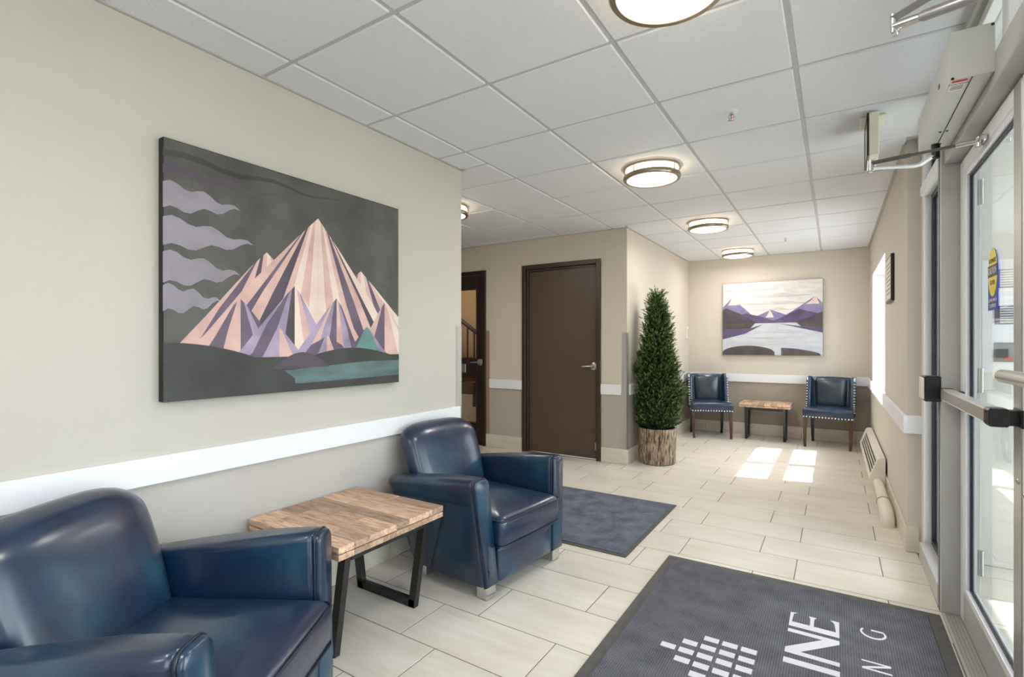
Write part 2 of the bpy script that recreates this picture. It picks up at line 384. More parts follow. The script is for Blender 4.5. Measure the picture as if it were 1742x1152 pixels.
# walls
wl = MB().box(LX-.1, LX, -2.5, 2.8, 0, CEIL+.1).build('wall_left', M_wall); struct(wl, 'pale greige papered wall behind the armchairs', 'wall')
wh = MB().box(-5.6, LX-.1, 2.7, 2.8, 0, CEIL+.1).build('wall_hall', M_walld); struct(wh, 'greige wall turning into the side hall', 'wall')
DY = 5.1
d1x0, d1x1, d1z = -3.107, -2.118, 2.183
d2x0, d2x1, d2z = -4.62, -3.634, 2.175
m = MB()
m.box(-5.6, d2x0, DY, DY+.12, 0, CEIL+.1); m.box(d2x1, d1x0, DY, DY+.12, 0, CEIL+.1); m.box(d1x1, -1.83, DY, DY+.12, 0, CEIL+.1)
m.box(d2x0, d2x1, DY, DY+.12, d2z, CEIL+.1); m.box(d1x0, d1x1, DY, DY+.12, d1z, CEIL+.1)
struct(m.build('wall_front', M_walld), 'beige papered wall holding the brown door and glazed stair door', 'wall')
struct(MB().box(-1.95, -1.83, DY+.12, 7.86, 0, CEIL+.1).build('wall_alcove', M_wallb), 'beige papered side wall behind the potted tree', 'wall')
struct(MB().box(-1.83, .6, 7.74, 7.86, 0, CEIL+.1).build('wall_back', M_wallb), 'beige papered end wall behind the two small chairs', 'wall')
WY0, WY1, WZ0, WZ1 = 5.49, 7.25, .72, 2.07
m = MB(); m.box(RX, .6, 3.89, WY0, 0, CEIL+.1); m.box(RX, .6, WY1, 7.74, 0, CEIL+.1)
m.box(RX, .6, WY0, WY1, 0, WZ0-.02); m.box(RX, .6, WY0, WY1, WZ1, CEIL+.1)
struct(m.build('wall_right', M_wallr), 'beige papered right wall with the deep window recess', 'wall')
struct(MB().box(-5.7, -5.6, 2.7, 5.22, 0, CEIL+.1).build('wall_hall_end', M_walld), 'far end wall of the side hall', 'wall')
# lobby behind the photographer: rear wall and glazed right wall
struct(MB().box(LX-.1, .6, -2.6, -2.5, 0, CEIL+.1).build('wall_rear', M_wall), 'pale rear wall of the lobby', 'wall')
m = MB(); m.box(.44, .56, -2.5, -2.2, 0, CEIL+.1); m.box(.44, .56, -.5, .30, 0, CEIL+.1); m.box(.44, .56, -2.2, -.5, 0, .3); m.box(.44, .56, -2.2, -.5, 2.3, CEIL+.1)
struct(m.build('wall_near', M_wallr), 'beige right wall beside the near window', 'wall')
# vestibule
struct(MB().box(.6, 2.5, 3.89, 4.0, 0, CEIL+.1).build('wall_vestibule', M_wallv), 'white vestibule wall carrying the entry panel', 'wall')
struct(MB().box(.56, 2.5, .80, .9, 0, CEIL+.1).build('wall_vestibule_near', M_wallv), 'white near wall of the vestibule', 'wall')
m = MB(); m.box(-6.5, .62, -2.8, 8.0, CEIL+.12, CEIL+.3); m.box(.62, 2.5, .8, 4.0, CEIL+.12, CEIL+.3)
struct(m.build('roof', M_conc), 'unseen roof slab added over lobby and vestibule to block the sky', 'roof')  # unseen slab added to keep sky light out from above
struct(box('trim_added_eave', M_alul, .62, .93, 4.2, 8.0, 2.30, 2.40), 'unseen eave added to shade the top of the alcove window', 'trim')  # unseen eave, added and sized to keep sun off the upper glass
struct(box('ground', M_conc, -30, 40, -30, 40, -.30, -.14), 'pale paved ground outside', 'ground')

# skirting tiles: each tile a piece
def skirting(name, label, p0, p1, nrm, z1=.158, start=0, tl=.606, th=.011):
    """p0->p1 along the wall face; nrm points into the room"""
    root = struct(thing(name, label, 'baseboard'), None, None)
    p0 = Vector(p0); p1 = Vector(p1); d = (p1-p0); Ln = d.length; d.normalize(); n = Vector(nrm)
    a = -start
    while a < Ln-.003:
        s0, s1 = max(a, 0)+.0012, min(a+tl, Ln)-.0012
        if s1-s0 > .01:
            q0 = p0+d*s0; q1 = p0+d*s1+n*th
            o = MB().box(0, q1.x-q0.x, 0, q1.y-q0.y, .001, z1, .003).build('tile', M_tilev, root); o.location = (q0.x, q0.y, 0)
        a += tl
    return root
skirting('baseboard_left', 'cream tile skirting behind the armchairs', (LX, .6), (LX, 2.795), (1, 0), start=.3)
skirting('baseboard_front', 'cream tile skirting between the glazed door and the brown door', (d2x1, DY), (d1x0, DY), (0, -1), start=.03)
skirting('baseboard_pier', 'cream tile skirting at the pier right of the brown door', (d1x1, DY), (-1.82, DY), (0, -1))
skirting('baseboard_alcove', 'cream tile skirting behind the potted tree', (-1.83, DY), (-1.83, 7.74), (1, 0), start=.2)
skirting('baseboard_back', 'cream tile skirting under the two small chairs', (-1.819, 7.74), (RX-.01, 7.74), (0, -1), start=.373)
skirting('baseboard_right', 'cream tile skirting behind the baseboard heater', (RX, 3.885), (RX, 7.73), (-1, 0), start=.1)
skirting('baseboard_return', 'short cream skirting at the window wall end', (RX-.011, 3.89), (FX+.01, 3.89), (0, -1))

# white chair rails
def rail(n, label, *boxes):
    m = MB()
    for b in boxes: m.box(*b, c=.003)
    struct(m.build('trim_%d' % n, M_white), label, 'rail')
Z0, Z1 = .724, .83
rail(1, 'white chair rail along the wall behind the armchairs', (LX, LX+.018, -2.5, 2.772, Z0, Z1))
rail(2, 'short white chair rail between the glazed door and the brown door', (d2x1+.055, d1x0, DY-.018, DY, Z0, Z1+.004))
rail(3, 'short white chair rail right of the brown door', (d1x1, -1.89, DY-.018, DY, Z0, Z1+.004))
rail(4, 'white chair rail behind the potted tree', (-1.83, -1.812, DY+.06, 7.74, Z0, Z1+.008))
rail(5, 'white chair rail behind the two small chairs', (-1.812, RX, 7.722, 7.74, Z0+.008, Z1+.012))
rail(6, 'white chair rail right wall below the notice', (RX-.02, RX, 3.872, WY0, Z0-.004, Z1), (RX, FX+.022, 3.872, 3.89, Z0-.004, Z1))
rail(7, 'white chair rail stub beyond the window recess', (RX-.02, RX, WY1, 7.722, Z0-.004, Z1))

# ceiling: board, single tiles, single grid runners
ceil = struct(thing('ceiling', 'white suspended ceiling of square mineral tiles', 'ceiling'), None, None)
m = MB(); m.box(-5.6, .6, -2.5, 7.86, CEIL+.02, CEIL+.1); m.box(.6, 2.5, .8, 4.0, CEIL+.02, CEIL+.1)
m.build('ceiling_board', M_ceil, ceil)
GX0, GP, GY0, GQ = -1.982, .6115, 1.339, .608
ga, gb, gc = GX0, GY0+4*GQ, GY0+6*GQ
cregs = [(LX, ga, -2.5, 2.8), (-5.6, ga, 2.8, 5.1), (ga, .45, -2.5, gb), (ga, RX, gb, gc), (-1.83, RX, gc, 7.74), (ga, -1.83, gc, 5.1)]
gxs = [GX0+GP*k for k in range(-6, 5)]; gys = [GY0+GQ*k for k in range(-7, 12)]
for (rx0, rx1, ry0, ry1) in cregs:
    xs = [rx0]+[x for x in gxs if rx0+.02 < x < rx1-.02]+[rx1]
    ys = [ry0]+[y for y in gys if ry0+.02 < y < ry1-.02]+[ry1]
    for i in range(len(xs)-1):
        for j in range(len(ys)-1):
            if ys[j+1] < .5 or xs[i+1] < -4.3 or ys[j+1]-ys[j] < .04: continue
            t = tile_piece('ceiling_tile', M_ceil, xs[i+1]-xs[i]-.020, ys[j+1]-ys[j]-.020, .016, ceil, (xs[i]+.010, ys[j]+.010, CEIL+.016), 'ceil', .005)
def in_reg(x, y): return any(a-.001 <= x <= b+.001 and c-.001 <= y <= d+.001 for a, b, c, d in cregs)
for x in gxs:                                   # main runners, one per line, split by the plan
    lo, hi = (2.8 if x < LX else .4), (5.1 if x < -1.83 else 7.74)
    if x > RX: hi = 3.89
    if x > .45 or x < -4.4: continue
    MB().box(x-.012, x+.012, lo, hi, CEIL+.006, CEIL+.019).build('grid_runner', M_grid, ceil)
for y in gys:
    if y < .4 or y > 7.72: continue
    lo = LX if y < 2.8 else (-4.4 if y < 5.1 else -1.83); hi = .45 if y < 3.89 else RX
    MB().box(lo, hi, y-.011, y+.011, CEIL+.0065, CEIL+.019).build('cross_tee', M_grid, ceil)
def edge(x0, x1, y0, y1): MB().box(x0, x1, y0, y1, CEIL-.004, CEIL+.015).build('wall_angle', M_gridd, ceil)
edge(LX, LX+.014, .3, 2.8); edge(-4.4, -1.83, DY-.012, DY); edge(-1.83, -1.818, DY, 7.74); edge(-1.818, RX-.022, 7.728, 7.74)
edge(RX-.022, RX, 3.89, 7.728); edge(-4.4, LX, 2.8, 2.812); edge(LX-.06, LX+.03, 2.78, 2.812)
MB().box(FX+.0, FX+.05, .3, 3.89, CEIL-.03, CEIL+.015).build('edge_channel', M_alud, ceil)

# alcove window in its recess
win = struct(thing('window_1', 'white framed four pane window in the deep right wall recess', 'window'), None, None)
gx = .575; ym0, ym1 = 6.20, 6.315; ya, yb = 5.545, 7.15
for y0, y1, z0, z1 in ((WY0, ya, WZ0, WZ1), (yb, WY1, WZ0, WZ1), (ya, yb, WZ0, .80), (ya, yb, 1.33, 1.47), (ya, yb, 2.0, WZ1), (ym0, ym1, .80, 1.33), (ym0, ym1, 1.47, 2.0)):
    MB().box(gx-.012, gx+.02, y0, y1, z0, z1, .003).build('window_frame', M_white, win)
for z0, z1 in ((.80, 1.33), (1.47, 2.0)):
    for y0, y1 in ((ya, ym0), (ym1, yb)): MB().box(gx+.002, gx+.006, y0, y1, z0, z1).build('pane', M_glass, win)
MB().box(RX-.012, gx-.012, WY0+.001, WY1-.001, WZ0-.02, WZ0, .003).build('window_sill', M_white, win)
for nm, b in (('reveal', (RX+.001, gx-.012, WY0, WY0+.004, WZ0, WZ1)), ('reveal', (RX+.001, gx-.012, WY1-.004, WY1, WZ0, WZ1)), ('reveal', (RX+.001, gx-.012, WY0+.004, WY1-.004, WZ1-.004, WZ1))):
    MB().box(*b).build(nm, M_white, win)
# near window behind the photographer
nw = struct(thing('window_3', 'near lobby window behind the photographer', 'window'), None, None)
for y0, y1, z0, z1 in ((-2.2, -2.14, .3, 2.3), (-.56, -.5, .3, 2.3), (-2.14, -.56, .3, .36), (-2.14, -.56, 2.24, 2.3), (-1.38, -1.32, .36, 2.24)):
    MB().box(.47, .53, y0, y1, z0, z1).build('window_frame', M_alul, nw)
for y0, y1 in ((-2.14, -1.38), (-1.32, -.56)): MB().box(.498, .502, y0, y1, .36, 2.24).build('pane', M_glass, nw)

# ---------------------------------------------------------------- entrance glazing: sidelight, mullion, head, transom
MY0, MY1 = 3.078, 3.16       # mullion
sl = struct(thing('window_2', 'aluminium framed full height sidelight and transom beside the entrance door', 'window'), None, None)
HZ0, HZ1 = 2.10, 2.20
fr = [('mullion', M_alud, (FX, .56, MY0, MY1, 0, CEIL)),
      ('jamb', M_alul, (FX+.02, .56, 3.80, 3.888, .0, CEIL)),
      ('sill_rail', M_alud, (FX-.002, .56, MY1, 3.80, .0, .10)),
      ('transom_rail', M_alul, (FX+.004, .56, MY1, 3.80, 2.13, 2.18)),
      ('head_rail', M_alul, (FX+.03, .56, MY1, 3.80, CEIL-.05, CEIL)),
      ('door_head', M_alud, (FX+.012, .56, 1.28, MY0, HZ0, HZ1)),
      ('transom_head', M_alul, (FX+.03, .56, 1.28, MY0, CEIL-.06, CEIL)),
      ('mullion', M_alud, (FX, .56, 1.20, 1.28, 0, CEIL)),
      ('jamb', M_alul, (FX+.02, .56, .30, .36, 0, CEIL)),
      ('sill_rail', M_alud, (FX, .56, .36, 1.20, 0, .10)),
      ('transom_post', M_alul, (FX+.03, .56, 2.14, 2.20, HZ1, CEIL-.06))]
for nm, mt, b in fr: MB().box(*b, c=.003).build(nm, mt, sl)
for z in (MY0+.03, MY0+.055): MB().box(FX-.0015, FX+.002, z, z+.003, .0, CEIL).build('mullion_groove', M_black, sl)
# gaskets (dark blue lines) and glass
for b in ((.475, .50, 3.768, 3.80, .10, 2.13), (.475, .50, MY1, MY1+.02, .10, 2.13), (.475, .50, MY1+.02, 3.768, .10, .125), (.475, .50, MY1+.02, 3.768, 2.10, 2.13), (.475, .50, 3.768, 3.80, 2.18, CEIL-.05),
          (.475, .50, 1.28, MY0, HZ1, HZ1+.02), (.475, .50, MY0-.025, MY0, HZ1+.02, CEIL-.06), (.475, .50, 2.20, 2.225, HZ1+.02, CEIL-.06)):
    MB().box(*b).build('gasket', M_navy, sl)
for b in ((.485, .491, MY1+.02, 3.768, .125, 2.10), (.485, .491, MY1, 3.768, 2.18, CEIL-.05), (.485, .491, 2.225, MY0-.025, HZ1+.02, CEIL-.06), (.485, .491, 1.28, 2.14, HZ1+.02, CEIL-.06), (.485, .491, .36, 1.20, .10, CEIL-.06)):
    MB().box(*b).build('pane', M_glass, sl)
# threshold with ribs
th = struct(thing('trim_8', 'ribbed aluminium threshold under the entrance doors', 'threshold'), None, None)
MB().box(FX+.004, .56, 1.28, MY0, -.002, .006, .002).build('threshold_plate', M_alud, th)
m = MB()
for k in range(6): m.box(FX+.012+k*.013, FX+.019+k*.013, 1.28, MY0, .005, .010)
m.build('threshold_rib', M_alu, th)

# entrance door leaves
DXf, DXb = .487, .535
def leaf(name, label, far, near, far_hinge):
    """far/near: y of the two stile outer edges"""
    d = struct(thing(name, label, 'door'), None, None)
    s = 1
    sw = .068
    MB().box(DXf, DXb, far-sw, far, .012, 2.092, .004).build('stile', M_alul, d)
    MB().box(DXf, DXb, near, near+.085, .012, 2.092, .004).build('stile', M_alu, d)
    MB().box(DXf, DXb, near+.085, far-sw, 2.03, 2.092, .003).build('top_rail', M_alul, d)
    MB().box(DXf, DXb, near+.085, far-sw, .012, .15, .003).build('bottom_rail', M_alud, d)
    a, b = near+.085, far-sw
    # white glazing beads and dark gasket
    for q in ((DXf+.004, DXb-.004, b-.018, b, .15, 2.03), (DXf+.004, DXb-.004, a, a+.016, .15, 2.03), (DXf+.004, DXb-.004, a+.016, b-.018, 2.014, 2.03), (DXf+.004, DXb-.004, a+.016, b-.018, .15, .166)):
        MB().box(*q).build('glazing_bead', M_white, d)
    for q in ((.505, .518, b-.028, b-.018, .166, 2.014), (.505, .518, a+.016, a+.024, .166, 2.014), (.505, .518, a+.024, b-.028, 2.004, 2.014), (.505, .518, a+.024, b-.028, .166, .176)):
        MB().box(*q).build('gasket', M_navy, d)
    MB().box(.509, .514, a+.024, b-.028, .176, 2.004).build('pane', M_glass, d)
    return d
d3 = leaf('door_3', 'far aluminium glass entrance door with black ended push bar', 3.07, 2.165, True)
d4 = leaf('door_4', 'near aluminium glass entrance door cut off by the frame', 2.155, 1.285, False)
MB().box(.497, .530, 3.0705, 3.0775, .012, 2.09).build('weather_strip', M_black, d3)
MB().box(.497, .530, 2.17, 3.07, 2.0925, 2.0995).build('weather_strip', M_black, d3)
for z in (1.935, 1.10, .292):
    h = MB(); h.cyl((.545, 3.0, z-.055), (.545, 3.0, z+.055), .010, 12)
    for k in range(4): h.lathe([(.0108, -.001), (.0112, 0), (.0108, .001)], 12, (.545, 3.0, z-.033+k*.022))
    h.box(.535, .539, 2.985, 3.03, z-.055, z+.055)
    h.build('hinge', M_steel, d3, 40)
# push bar: rounded rectangular rail with black end caps
def pushbar(d, y0, y1, zc, x0=.412, black=True):
    prof = [(x0+.0, -.020), (x0+.003, -.026), (x0+.040, -.026), (x0+.046, -.020), (x0+.046, .020), (x0+.040, .026), (x0+.003, .026), (x0, .020)]
    b = MB().loft([[(x, y0, zc+z) for x, z in prof], [(x, y1, zc+z) for x, z in prof]]).build('push_bar', M_bar, d)
    b2 = [(x0-.003, -.022), (x0+.002, -.029), (x0+.042, -.029), (x0+.049, -.022), (x0+.049, .022), (x0+.042, .029), (x0+.002, .029), (x0-.003, .022)]
    e = MB().loft([[(x, y1, zc+z) for x, z in b2], [(x, y1+.012, zc+z) for x, z in b2]]).build('end_cap', M_blackp, b)
    e = MB().loft([[(x, y0-.055, zc+z) for x, z in b2], [(x, y0, zc+z) for x, z in b2]])
    for zz in (-.015, .015): e.cyl((x0-.0045, y0-.03, zc+zz), (x0-.003, y0-.03, zc+zz), .005, 10)
    e.build('end_cap', M_blackp, b)
    MB().box(x0+.048, DXf, y0-.05, y0-.004, zc-.024, zc+.024, .003).build('mounting_bracket', M_blackp, b)
    MB().box(DXf-.004, DXf, y0-.075, y0+.02, zc-.029, zc+.029, .002).build('mounting_plate', M_blackp, b)
    MB().box(x0+.046, DXf, y1-.05, y1-.005, zc-.02, zc+.02, .003).build('mounting_bracket', M_blackp, b)
pushbar(d3, 2.215, 3.025, 1.03)
# near leaf: round pull bar
t = MB().tube([(.420, 2.062, 1.168), (.420, 2.056, 1.168), (.420, 2.04, 1.168), (.420, 1.36, 1.168)], [.009, .016, .020, .020], 16)
b = t.build('pull_bar', M_bar, d4, 40)
for y in (1.95, 1.42): MB().cyl((.43, y, 1.168), (DXf, y, 1.168), .012, 12).build('standoff', M_steel, b, 40)
for dr, y, z in ((d3, 2.196, .83), (d4, 2.13, .80)):
    MB().tube([(DXf-.006, y, z), (DXf-.003, y, z), (DXf+.001, y, z)], [.004, .008, .010], 12).build('bolt_head', M_chrome, dr, 40)
# caution decal on the far leaf's glass
sk = MB().poly([(2.665, 1.392), (2.665, 1.55), (2.655, 1.59), (2.635, 1.614), (2.60, 1.628), (2.565, 1.614), (2.545, 1.59), (2.532, 1.55), (2.532, 1.392)], .5055, .5085, lambda y, z, x: (x, y, z)).build('caution_decal', M_blue, d3)
el = [(2.5985+.064*math.cos(a*PI/14), 1.535+.092*math.sin(a*PI/14)) for a in range(28)]
MB().poly(el, .5048, .5056, lambda y, z, x: (x, y, z)).build('yellow_oval', M_yellow, sk)
MB().box(.5042, .5049, 2.534, 2.663, 1.518, 1.562).build('grey_band', M_dk, sk)
RT = Matrix(((0,0,-1,0), (-1,0,0,0), (0,1,0,0), (0,0,0,1)))   # text facing -x (reads towards -y)
def ptext(s, size, mat, y, z, x, sx=1): text('lettering', s, size, mat, sk, Matrix.Translation((x, y, z)) @ RT, .0002, sx=sx)
ptext('AUTOMATIC', .024, M_dk, 2.5985, 1.578, .5043, .72); ptext('CAUTION', .036, M_paper, 2.5985, 1.540, .5038, .74); ptext('DOOR', .026, M_dk, 2.5985, 1.495, .5043, .85)
ptext('ACTIVATE SWITCH', .0165, M_paper, 2.5985, 1.428, .5048, .80); ptext('TO OPERATE', .0185, M_paper, 2.5985, 1.407, .5048, .85)

# ---------------------------------------------------------------- interior doors
d1 = struct(thing('door_1', 'plain brown painted door in a dark brown steel frame', 'door'), None, None)
fy = DY-.022
MB().box(d1x0, d1x0+.05, fy, DY+.12, 0, d1z, .004).build('jamb', M_brownf, d1)
MB().box(d1x1-.05, d1x1, fy, DY+.12, 0, d1z, .004).build('jamb', M_brownf, d1)
MB().box(d1x0+.05, d1x1-.05, fy, DY+.12, d1z-.05, d1z, .004).build('door_head', M_brownf, d1)
for b in ((d1x0+.05, d1x0+.075, DY+.005, DY+.12, 0, d1z-.05), (d1x1-.066, d1x1-.05, DY+.02, DY+.12, 0, d1z-.05), (d1x0+.075, d1x1-.066, DY+.012, DY+.12, d1z-.075, d1z-.05)):
    MB().box(*b, c=.003).build('door_stop', M_brownf, d1)
MB().box(d1x0+.078, d1x1-.056, DY+.03, DY+.075, .012, d1z-.078, .002).build('leaf', M_brown, d1)
def lever(parent, x, y, z, s=-1):
    r = MB().tube([(x, y, z), (x, y-.008, z), (x, y-.012, z)], [.042, .042, .036], 24).build('rose', M_steel, parent, 40)
    MB().tube([(x, y-.01, z), (x, y-.045, z), (x+s*.02, y-.052, z), (x+s*.115, y-.05, z-.004)], [.011, .011, .010, .008], 12).build('lever_handle', M_steel, r, 40)
lever(d1, d1x1-.100, DY+.03, 1.02)
MB().cyl((d1x1-.072, DY+.024, .11), (d1x1-.072, DY+.024, .19), .011, 10).build('hinge', M_steel, d1, 40)
d2 = struct(thing('door_2', 'espresso wood stair door with two glass panes', 'door'), None, None)
MB().box(d2x0, d2x0+.045, DY-.02, DY+.12, 0, d2z, .004).build('jamb', M_espresso, d2)
MB().box(d2x1-.045, d2x1, DY-.02, DY+.12, 0, d2z, .004).build('jamb', M_espresso, d2)
MB().box(d2x0+.045, d2x1-.045, DY-.02, DY+.12, d2z-.045, d2z, .004).build('door_head', M_espresso, d2)
lx0, lx1 = d2x0+.05, d2x1-.05; gx0, gx1 = lx0+.13, -3.785; fy0, fy1 = DY+.015, DY+.06
for b in ((lx0, gx0, fy0, fy1, .012, d2z-.05), (gx1, lx1, fy0, fy1, .012, d2z-.05), (gx0, gx1, fy0, fy1, .012, .257), (gx0, gx1, fy0, fy1, .853, 1.067), (gx0, gx1, fy0, fy1, 1.958, d2z-.05)):
    MB().box(*b, c=.002).build('leaf_rail', M_espresso, d2)
for z0, z1 in ((.257, .853), (1.067, 1.958)):
    for b in ((gx0, gx0+.014, z0, z1), (gx1-.014, gx1, z0, z1), (gx0+.014, gx1-.014, z0, z0+.014), (gx0+.014, gx1-.014, z1-.014, z1)):
        MB().box(b[0], b[1], fy0-.008, fy0+.012, b[2], b[3], .003).build('glazing_bead', M_espresso, d2)
    MB().box(gx0+.002, gx1-.002, fy0+.02, fy0+.026, z0+.002, z1-.002).build('pane', M_glassd, d2)
lever(d2, -3.735, DY+.015, 1.035)
MB().box(-4.04, -3.962, DY+.008, DY+.014, .90, 1.01, .003).build('push_plate', M_steel, d2)
# stairwell behind the glazed door
m = MB(); m.box(-6.2, -3.3, 6.6, 6.7, 0, 2.9); m.box(-6.3, -6.2, 5.22, 6.7, 0, 2.9); m.box(-3.3, -3.2, 5.22, 6.7, 0, 2.9)
struct(m.build('wall_stairwell', M_warm), 'warm lit stairwell wall seen through the glazed door', 'wall')
struct(box('floor_stairwell', M_stair, -6.2, -3.3, 5.22, 6.6, -.12, 0), 'brown stairwell floor behind the glazed door', 'floor')
struct(box('ceiling_stairwell', M_warm, -6.2, -3.3, 5.22, 6.6, 2.8, 2.9), 'stairwell ceiling behind the glazed door', 'ceiling')
st = thing('staircase', 'staircase with black baluster railing behind the glazed door', 'staircase', (-4.4, 5.9, 0))
for k in range(8):       # climbs towards -x
    x = .75-k*.26; MB().box(x-.28, x, .0, .68, k*.175, k*.175+.175, .006).build('step', M_stair, st)
def ramp(z): return [(.95, -.05, z-.15), (-1.45, -.05, z+1.46)]
MB().tube(ramp(.98), .032, 4, flat=1).build('handrail', M_black, st)
MB().tube(ramp(.36), .024, 4, flat=1).build('bottom_rail', M_black, st)
for k in range(19):
    x = .86-k*.12; z = -.15+(.95-x)*.671
    MB().box(x-.008, x+.008, -.058, -.042, z+.36, z+.97).build('baluster', M_black, st)
MB().box(.93, .98, -.075, -.025, 0, 1.05, .004).build('newel_post', M_blackm, st)
lp = bpy.data.lights.new('stairwell_lamp', 'POINT'); lp.energy = 17; lp.color = (1, .76, .5); lp.shadow_soft_size = .15
lo = bpy.data.objects.new('stairwell_lamp', lp); C.objects.link(lo); lo.location = (-4.6, 5.75, 2.5)

# ---------------------------------------------------------------- corner guards
def guard(x, y, dx, dy, z0, z1, label, mat=M_guard, w=.055, t=.003):
    m = MB(); a, b = sorted((x-dx*t, x+dx*w)); c, d = sorted((y-dy*t, y))
    m.box(a, b, c, d, z0, z1); a, b = sorted((x-dx*t, x)); c, d = sorted((y-dy*t, y+dy*w)); m.box(a, b, c, d, z0, z1)
    tag(m.build('corner_guard', mat), label, 'corner guard')
guard(LX, 2.8, -1, -1, .165, 1.388, 'brushed steel corner guard on the end of the armchair wall')
guard(-1.83, DY, -1, 1, .165, 1.384, 'brushed steel corner guard beside the potted tree')
tag(box('edge_guard', M_tan, d2x1+.002, d2x1+.055, DY-.006, DY, .16, 1.43, c=.002), 'tan wall guard strip right of the glazed stair door', 'corner guard')

# ---------------------------------------------------------------- ceiling lamps
def ceiling_lamp():
    t = thing('ceiling_lamp', '', 'lamp', (0,0,CEIL), 0, 'round flush ceiling lamps')
    R = .19
    MB().lathe([(R-.012, -.001), (R, -.002), (R, -.018), (R-.010, -.018), (R-.012, -.001)], 48).build('top_ring', M_nickel, t, 40)
    MB().lathe([(R-.022, -.002), (R-.022, -.066)], 48).build('lamp_side', M_lampside, t, 60)
    MB().lathe([(R+.0, -.056), (R+.002, -.060), (R+.002, -.076), (R-.004, -.084), (R-.022, -.084), (R-.022, -.070), (R-.02, -.056), (R, -.056)], 48).build('bottom_ring', M_nickel, t, 40)
    MB().lathe([(R-.022, -.080), (R*.7, -.087), (R*.35, -.091), (.002, -.092)], 48, cap1=True).build('lamp_diffuser', M_lamp, t, 60)
    for k in range(4):
        a = k*PI/2+.9; x, y = (R-.004)*math.cos(a), (R-.004)*math.sin(a)
        MB().cyl((x, y, -.058), (x, y, -.016), .004, 8).build('strut', M_nickel, t, 40)
    return t
L0 = ceiling_lamp()
lamps = [(-.45, 1.642, 'round nickel ceiling lamp cut off by the top of the photo'),
         (-1.066, 3.466, 'round nickel ceiling lamp in mid lobby, biggest one fully in view'),
         (-1.062, 5.286, 'round nickel ceiling lamp above the corner of the potted tree'),
         (-1.062, 7.10, 'round nickel ceiling lamp nearest the landscape on the end wall'),
         (-2.90, 3.466, 'round nickel ceiling lamp mostly hidden behind the armchair wall')]
for i, (x, y, lb) in enumerate(lamps):
    if i == 0: L0.location = (x, y, CEIL-.002); L0['label'] = lb
    else: dup(L0, (x, y, CEIL-.002), .3*i, lb)
for i, (x, y) in enumerate([a[:2] for a in lamps]+[(-1.066, -.4), (-1.066, -1.8)]):  # last two are added lights behind the camera, without fixtures
    l = bpy.data.lights.new('lamp_and_added_glow', 'AREA'); l.shape = 'DISK'; l.size = .33; l.energy = LAMP_POWER; l.color = (1, .955, .90)
    o = bpy.data.objects.new('lamp_and_added_glow', l); C.objects.link(o); o.location = (x, y, CEIL-.10)
# sprinklers
def sprinkler():
    t = thing('fire_sprinkler', '', 'sprinkler', (0,0,CEIL), 0, 'ceiling sprinklers')
    MB().lathe([(.036, 0), (.034, -.005), (.020, -.008), (.012, -.008)], 24, cap1=True).build('escutcheon', M_white, t, 40)
    m = MB().cyl((0,0,-.006), (0,0,-.02), .009, 12); m.tube([(.010,0,-.018), (.014,0,-.03), (.003,0,-.046)], .0025, 8); m.tube([(-.010,0,-.018), (-.014,0,-.03), (-.003,0,-.046)], .0025, 8)
    m.build('frame_arm', M_chrome, t, 40)
    MB().cyl((0,0,-.018), (0,0,-.044), .0022, 8).build('glass_bulb', M_red, t)
    m = MB().lathe([(.004,-.045), (.015,-.047), (.015,-.0485), (.004,-.05)], 16, cap0=True, cap1=True); m.build('deflector', M_chrome, t, 40)
    return t
s0 = sprinkler(); s0.location = (-.457, 2.855, CEIL+.003); s0['label'] = 'white and chrome fire sprinkler near the door operator'
dup(s0, (-.475, 6.553, CEIL+.003), .5, 'small fire sprinkler in the alcove ceiling')

# ---------------------------------------------------------------- paintings (generic mountain scenes of our own)
def noisy(name, a, b, scale=6, stretch=(1,1,1)): return basic(name, a, .55, col2=b, vscale=scale, stretch=stretch)
P_sky = noisy('charcoal paint', rgb(62,62,60), rgb(84,84,80), 5); P_hill = noisy('black green paint', rgb(44,44,46), rgb(60,62,60), 5)
P_pink = noisy('pink paint', rgb(214,180,172), rgb(190,152,148), 8); P_white = noisy('ivory paint', rgb(228,212,202), rgb(214,190,180), 8)
P_lil = noisy('lilac paint', rgb(172,156,182), rgb(128,116,142), 7); P_mau = noisy('mauve paint', rgb(108,92,112), rgb(84,72,92), 7)
P_teal = noisy('teal paint', rgb(104,152,146), rgb(88,120,118), 7); P_wat = noisy('water paint', rgb(96,120,122), rgb(72,90,94), 5, (1,1,5))
P_cloud = noisy('lavender paint', rgb(150,140,156), rgb(128,122,132), 5); P_dk = noisy('plum shadow paint', rgb(66,58,70), rgb(84,72,84), 6)
P_edge = basic('black canvas edge', rgb(24,24,26), .6)
P_pale = noisy('pale sky paint', rgb(226,222,216), rgb(198,196,200), 5, (1,1,4)); P_gry = noisy('grey cloud paint', rgb(186,182,184), rgb(204,200,198), 6, (1,1,5))
P_pur = noisy('purple paint', rgb(96,82,118), rgb(74,62,92), 8); P_vio = noisy('violet paint', rgb(138,130,166), rgb(108,98,140), 8)
P_lake = noisy('pale lake paint', rgb(200,204,212), rgb(180,186,196), 5, (1,1,5)); P_bank = noisy('brown bank paint', rgb(66,60,62), rgb(92,84,84), 7)
P_edge2 = basic('grey canvas edge', rgb(150,144,136), .6)
def peak(cx, w, top, base, skew, cols, depth, rnd, n=5):
    """one mountain as facets that fan from its summit"""
    out = []; sx = cx+skew; pts = [cx-w/2+w*k/n for k in range(n+1)]
    for k in range(n):
        a, b = pts[k], pts[k+1]
        out.append((cols[k % len(cols)], [(sx, top), (a, base), (b, base)], depth))
    return out
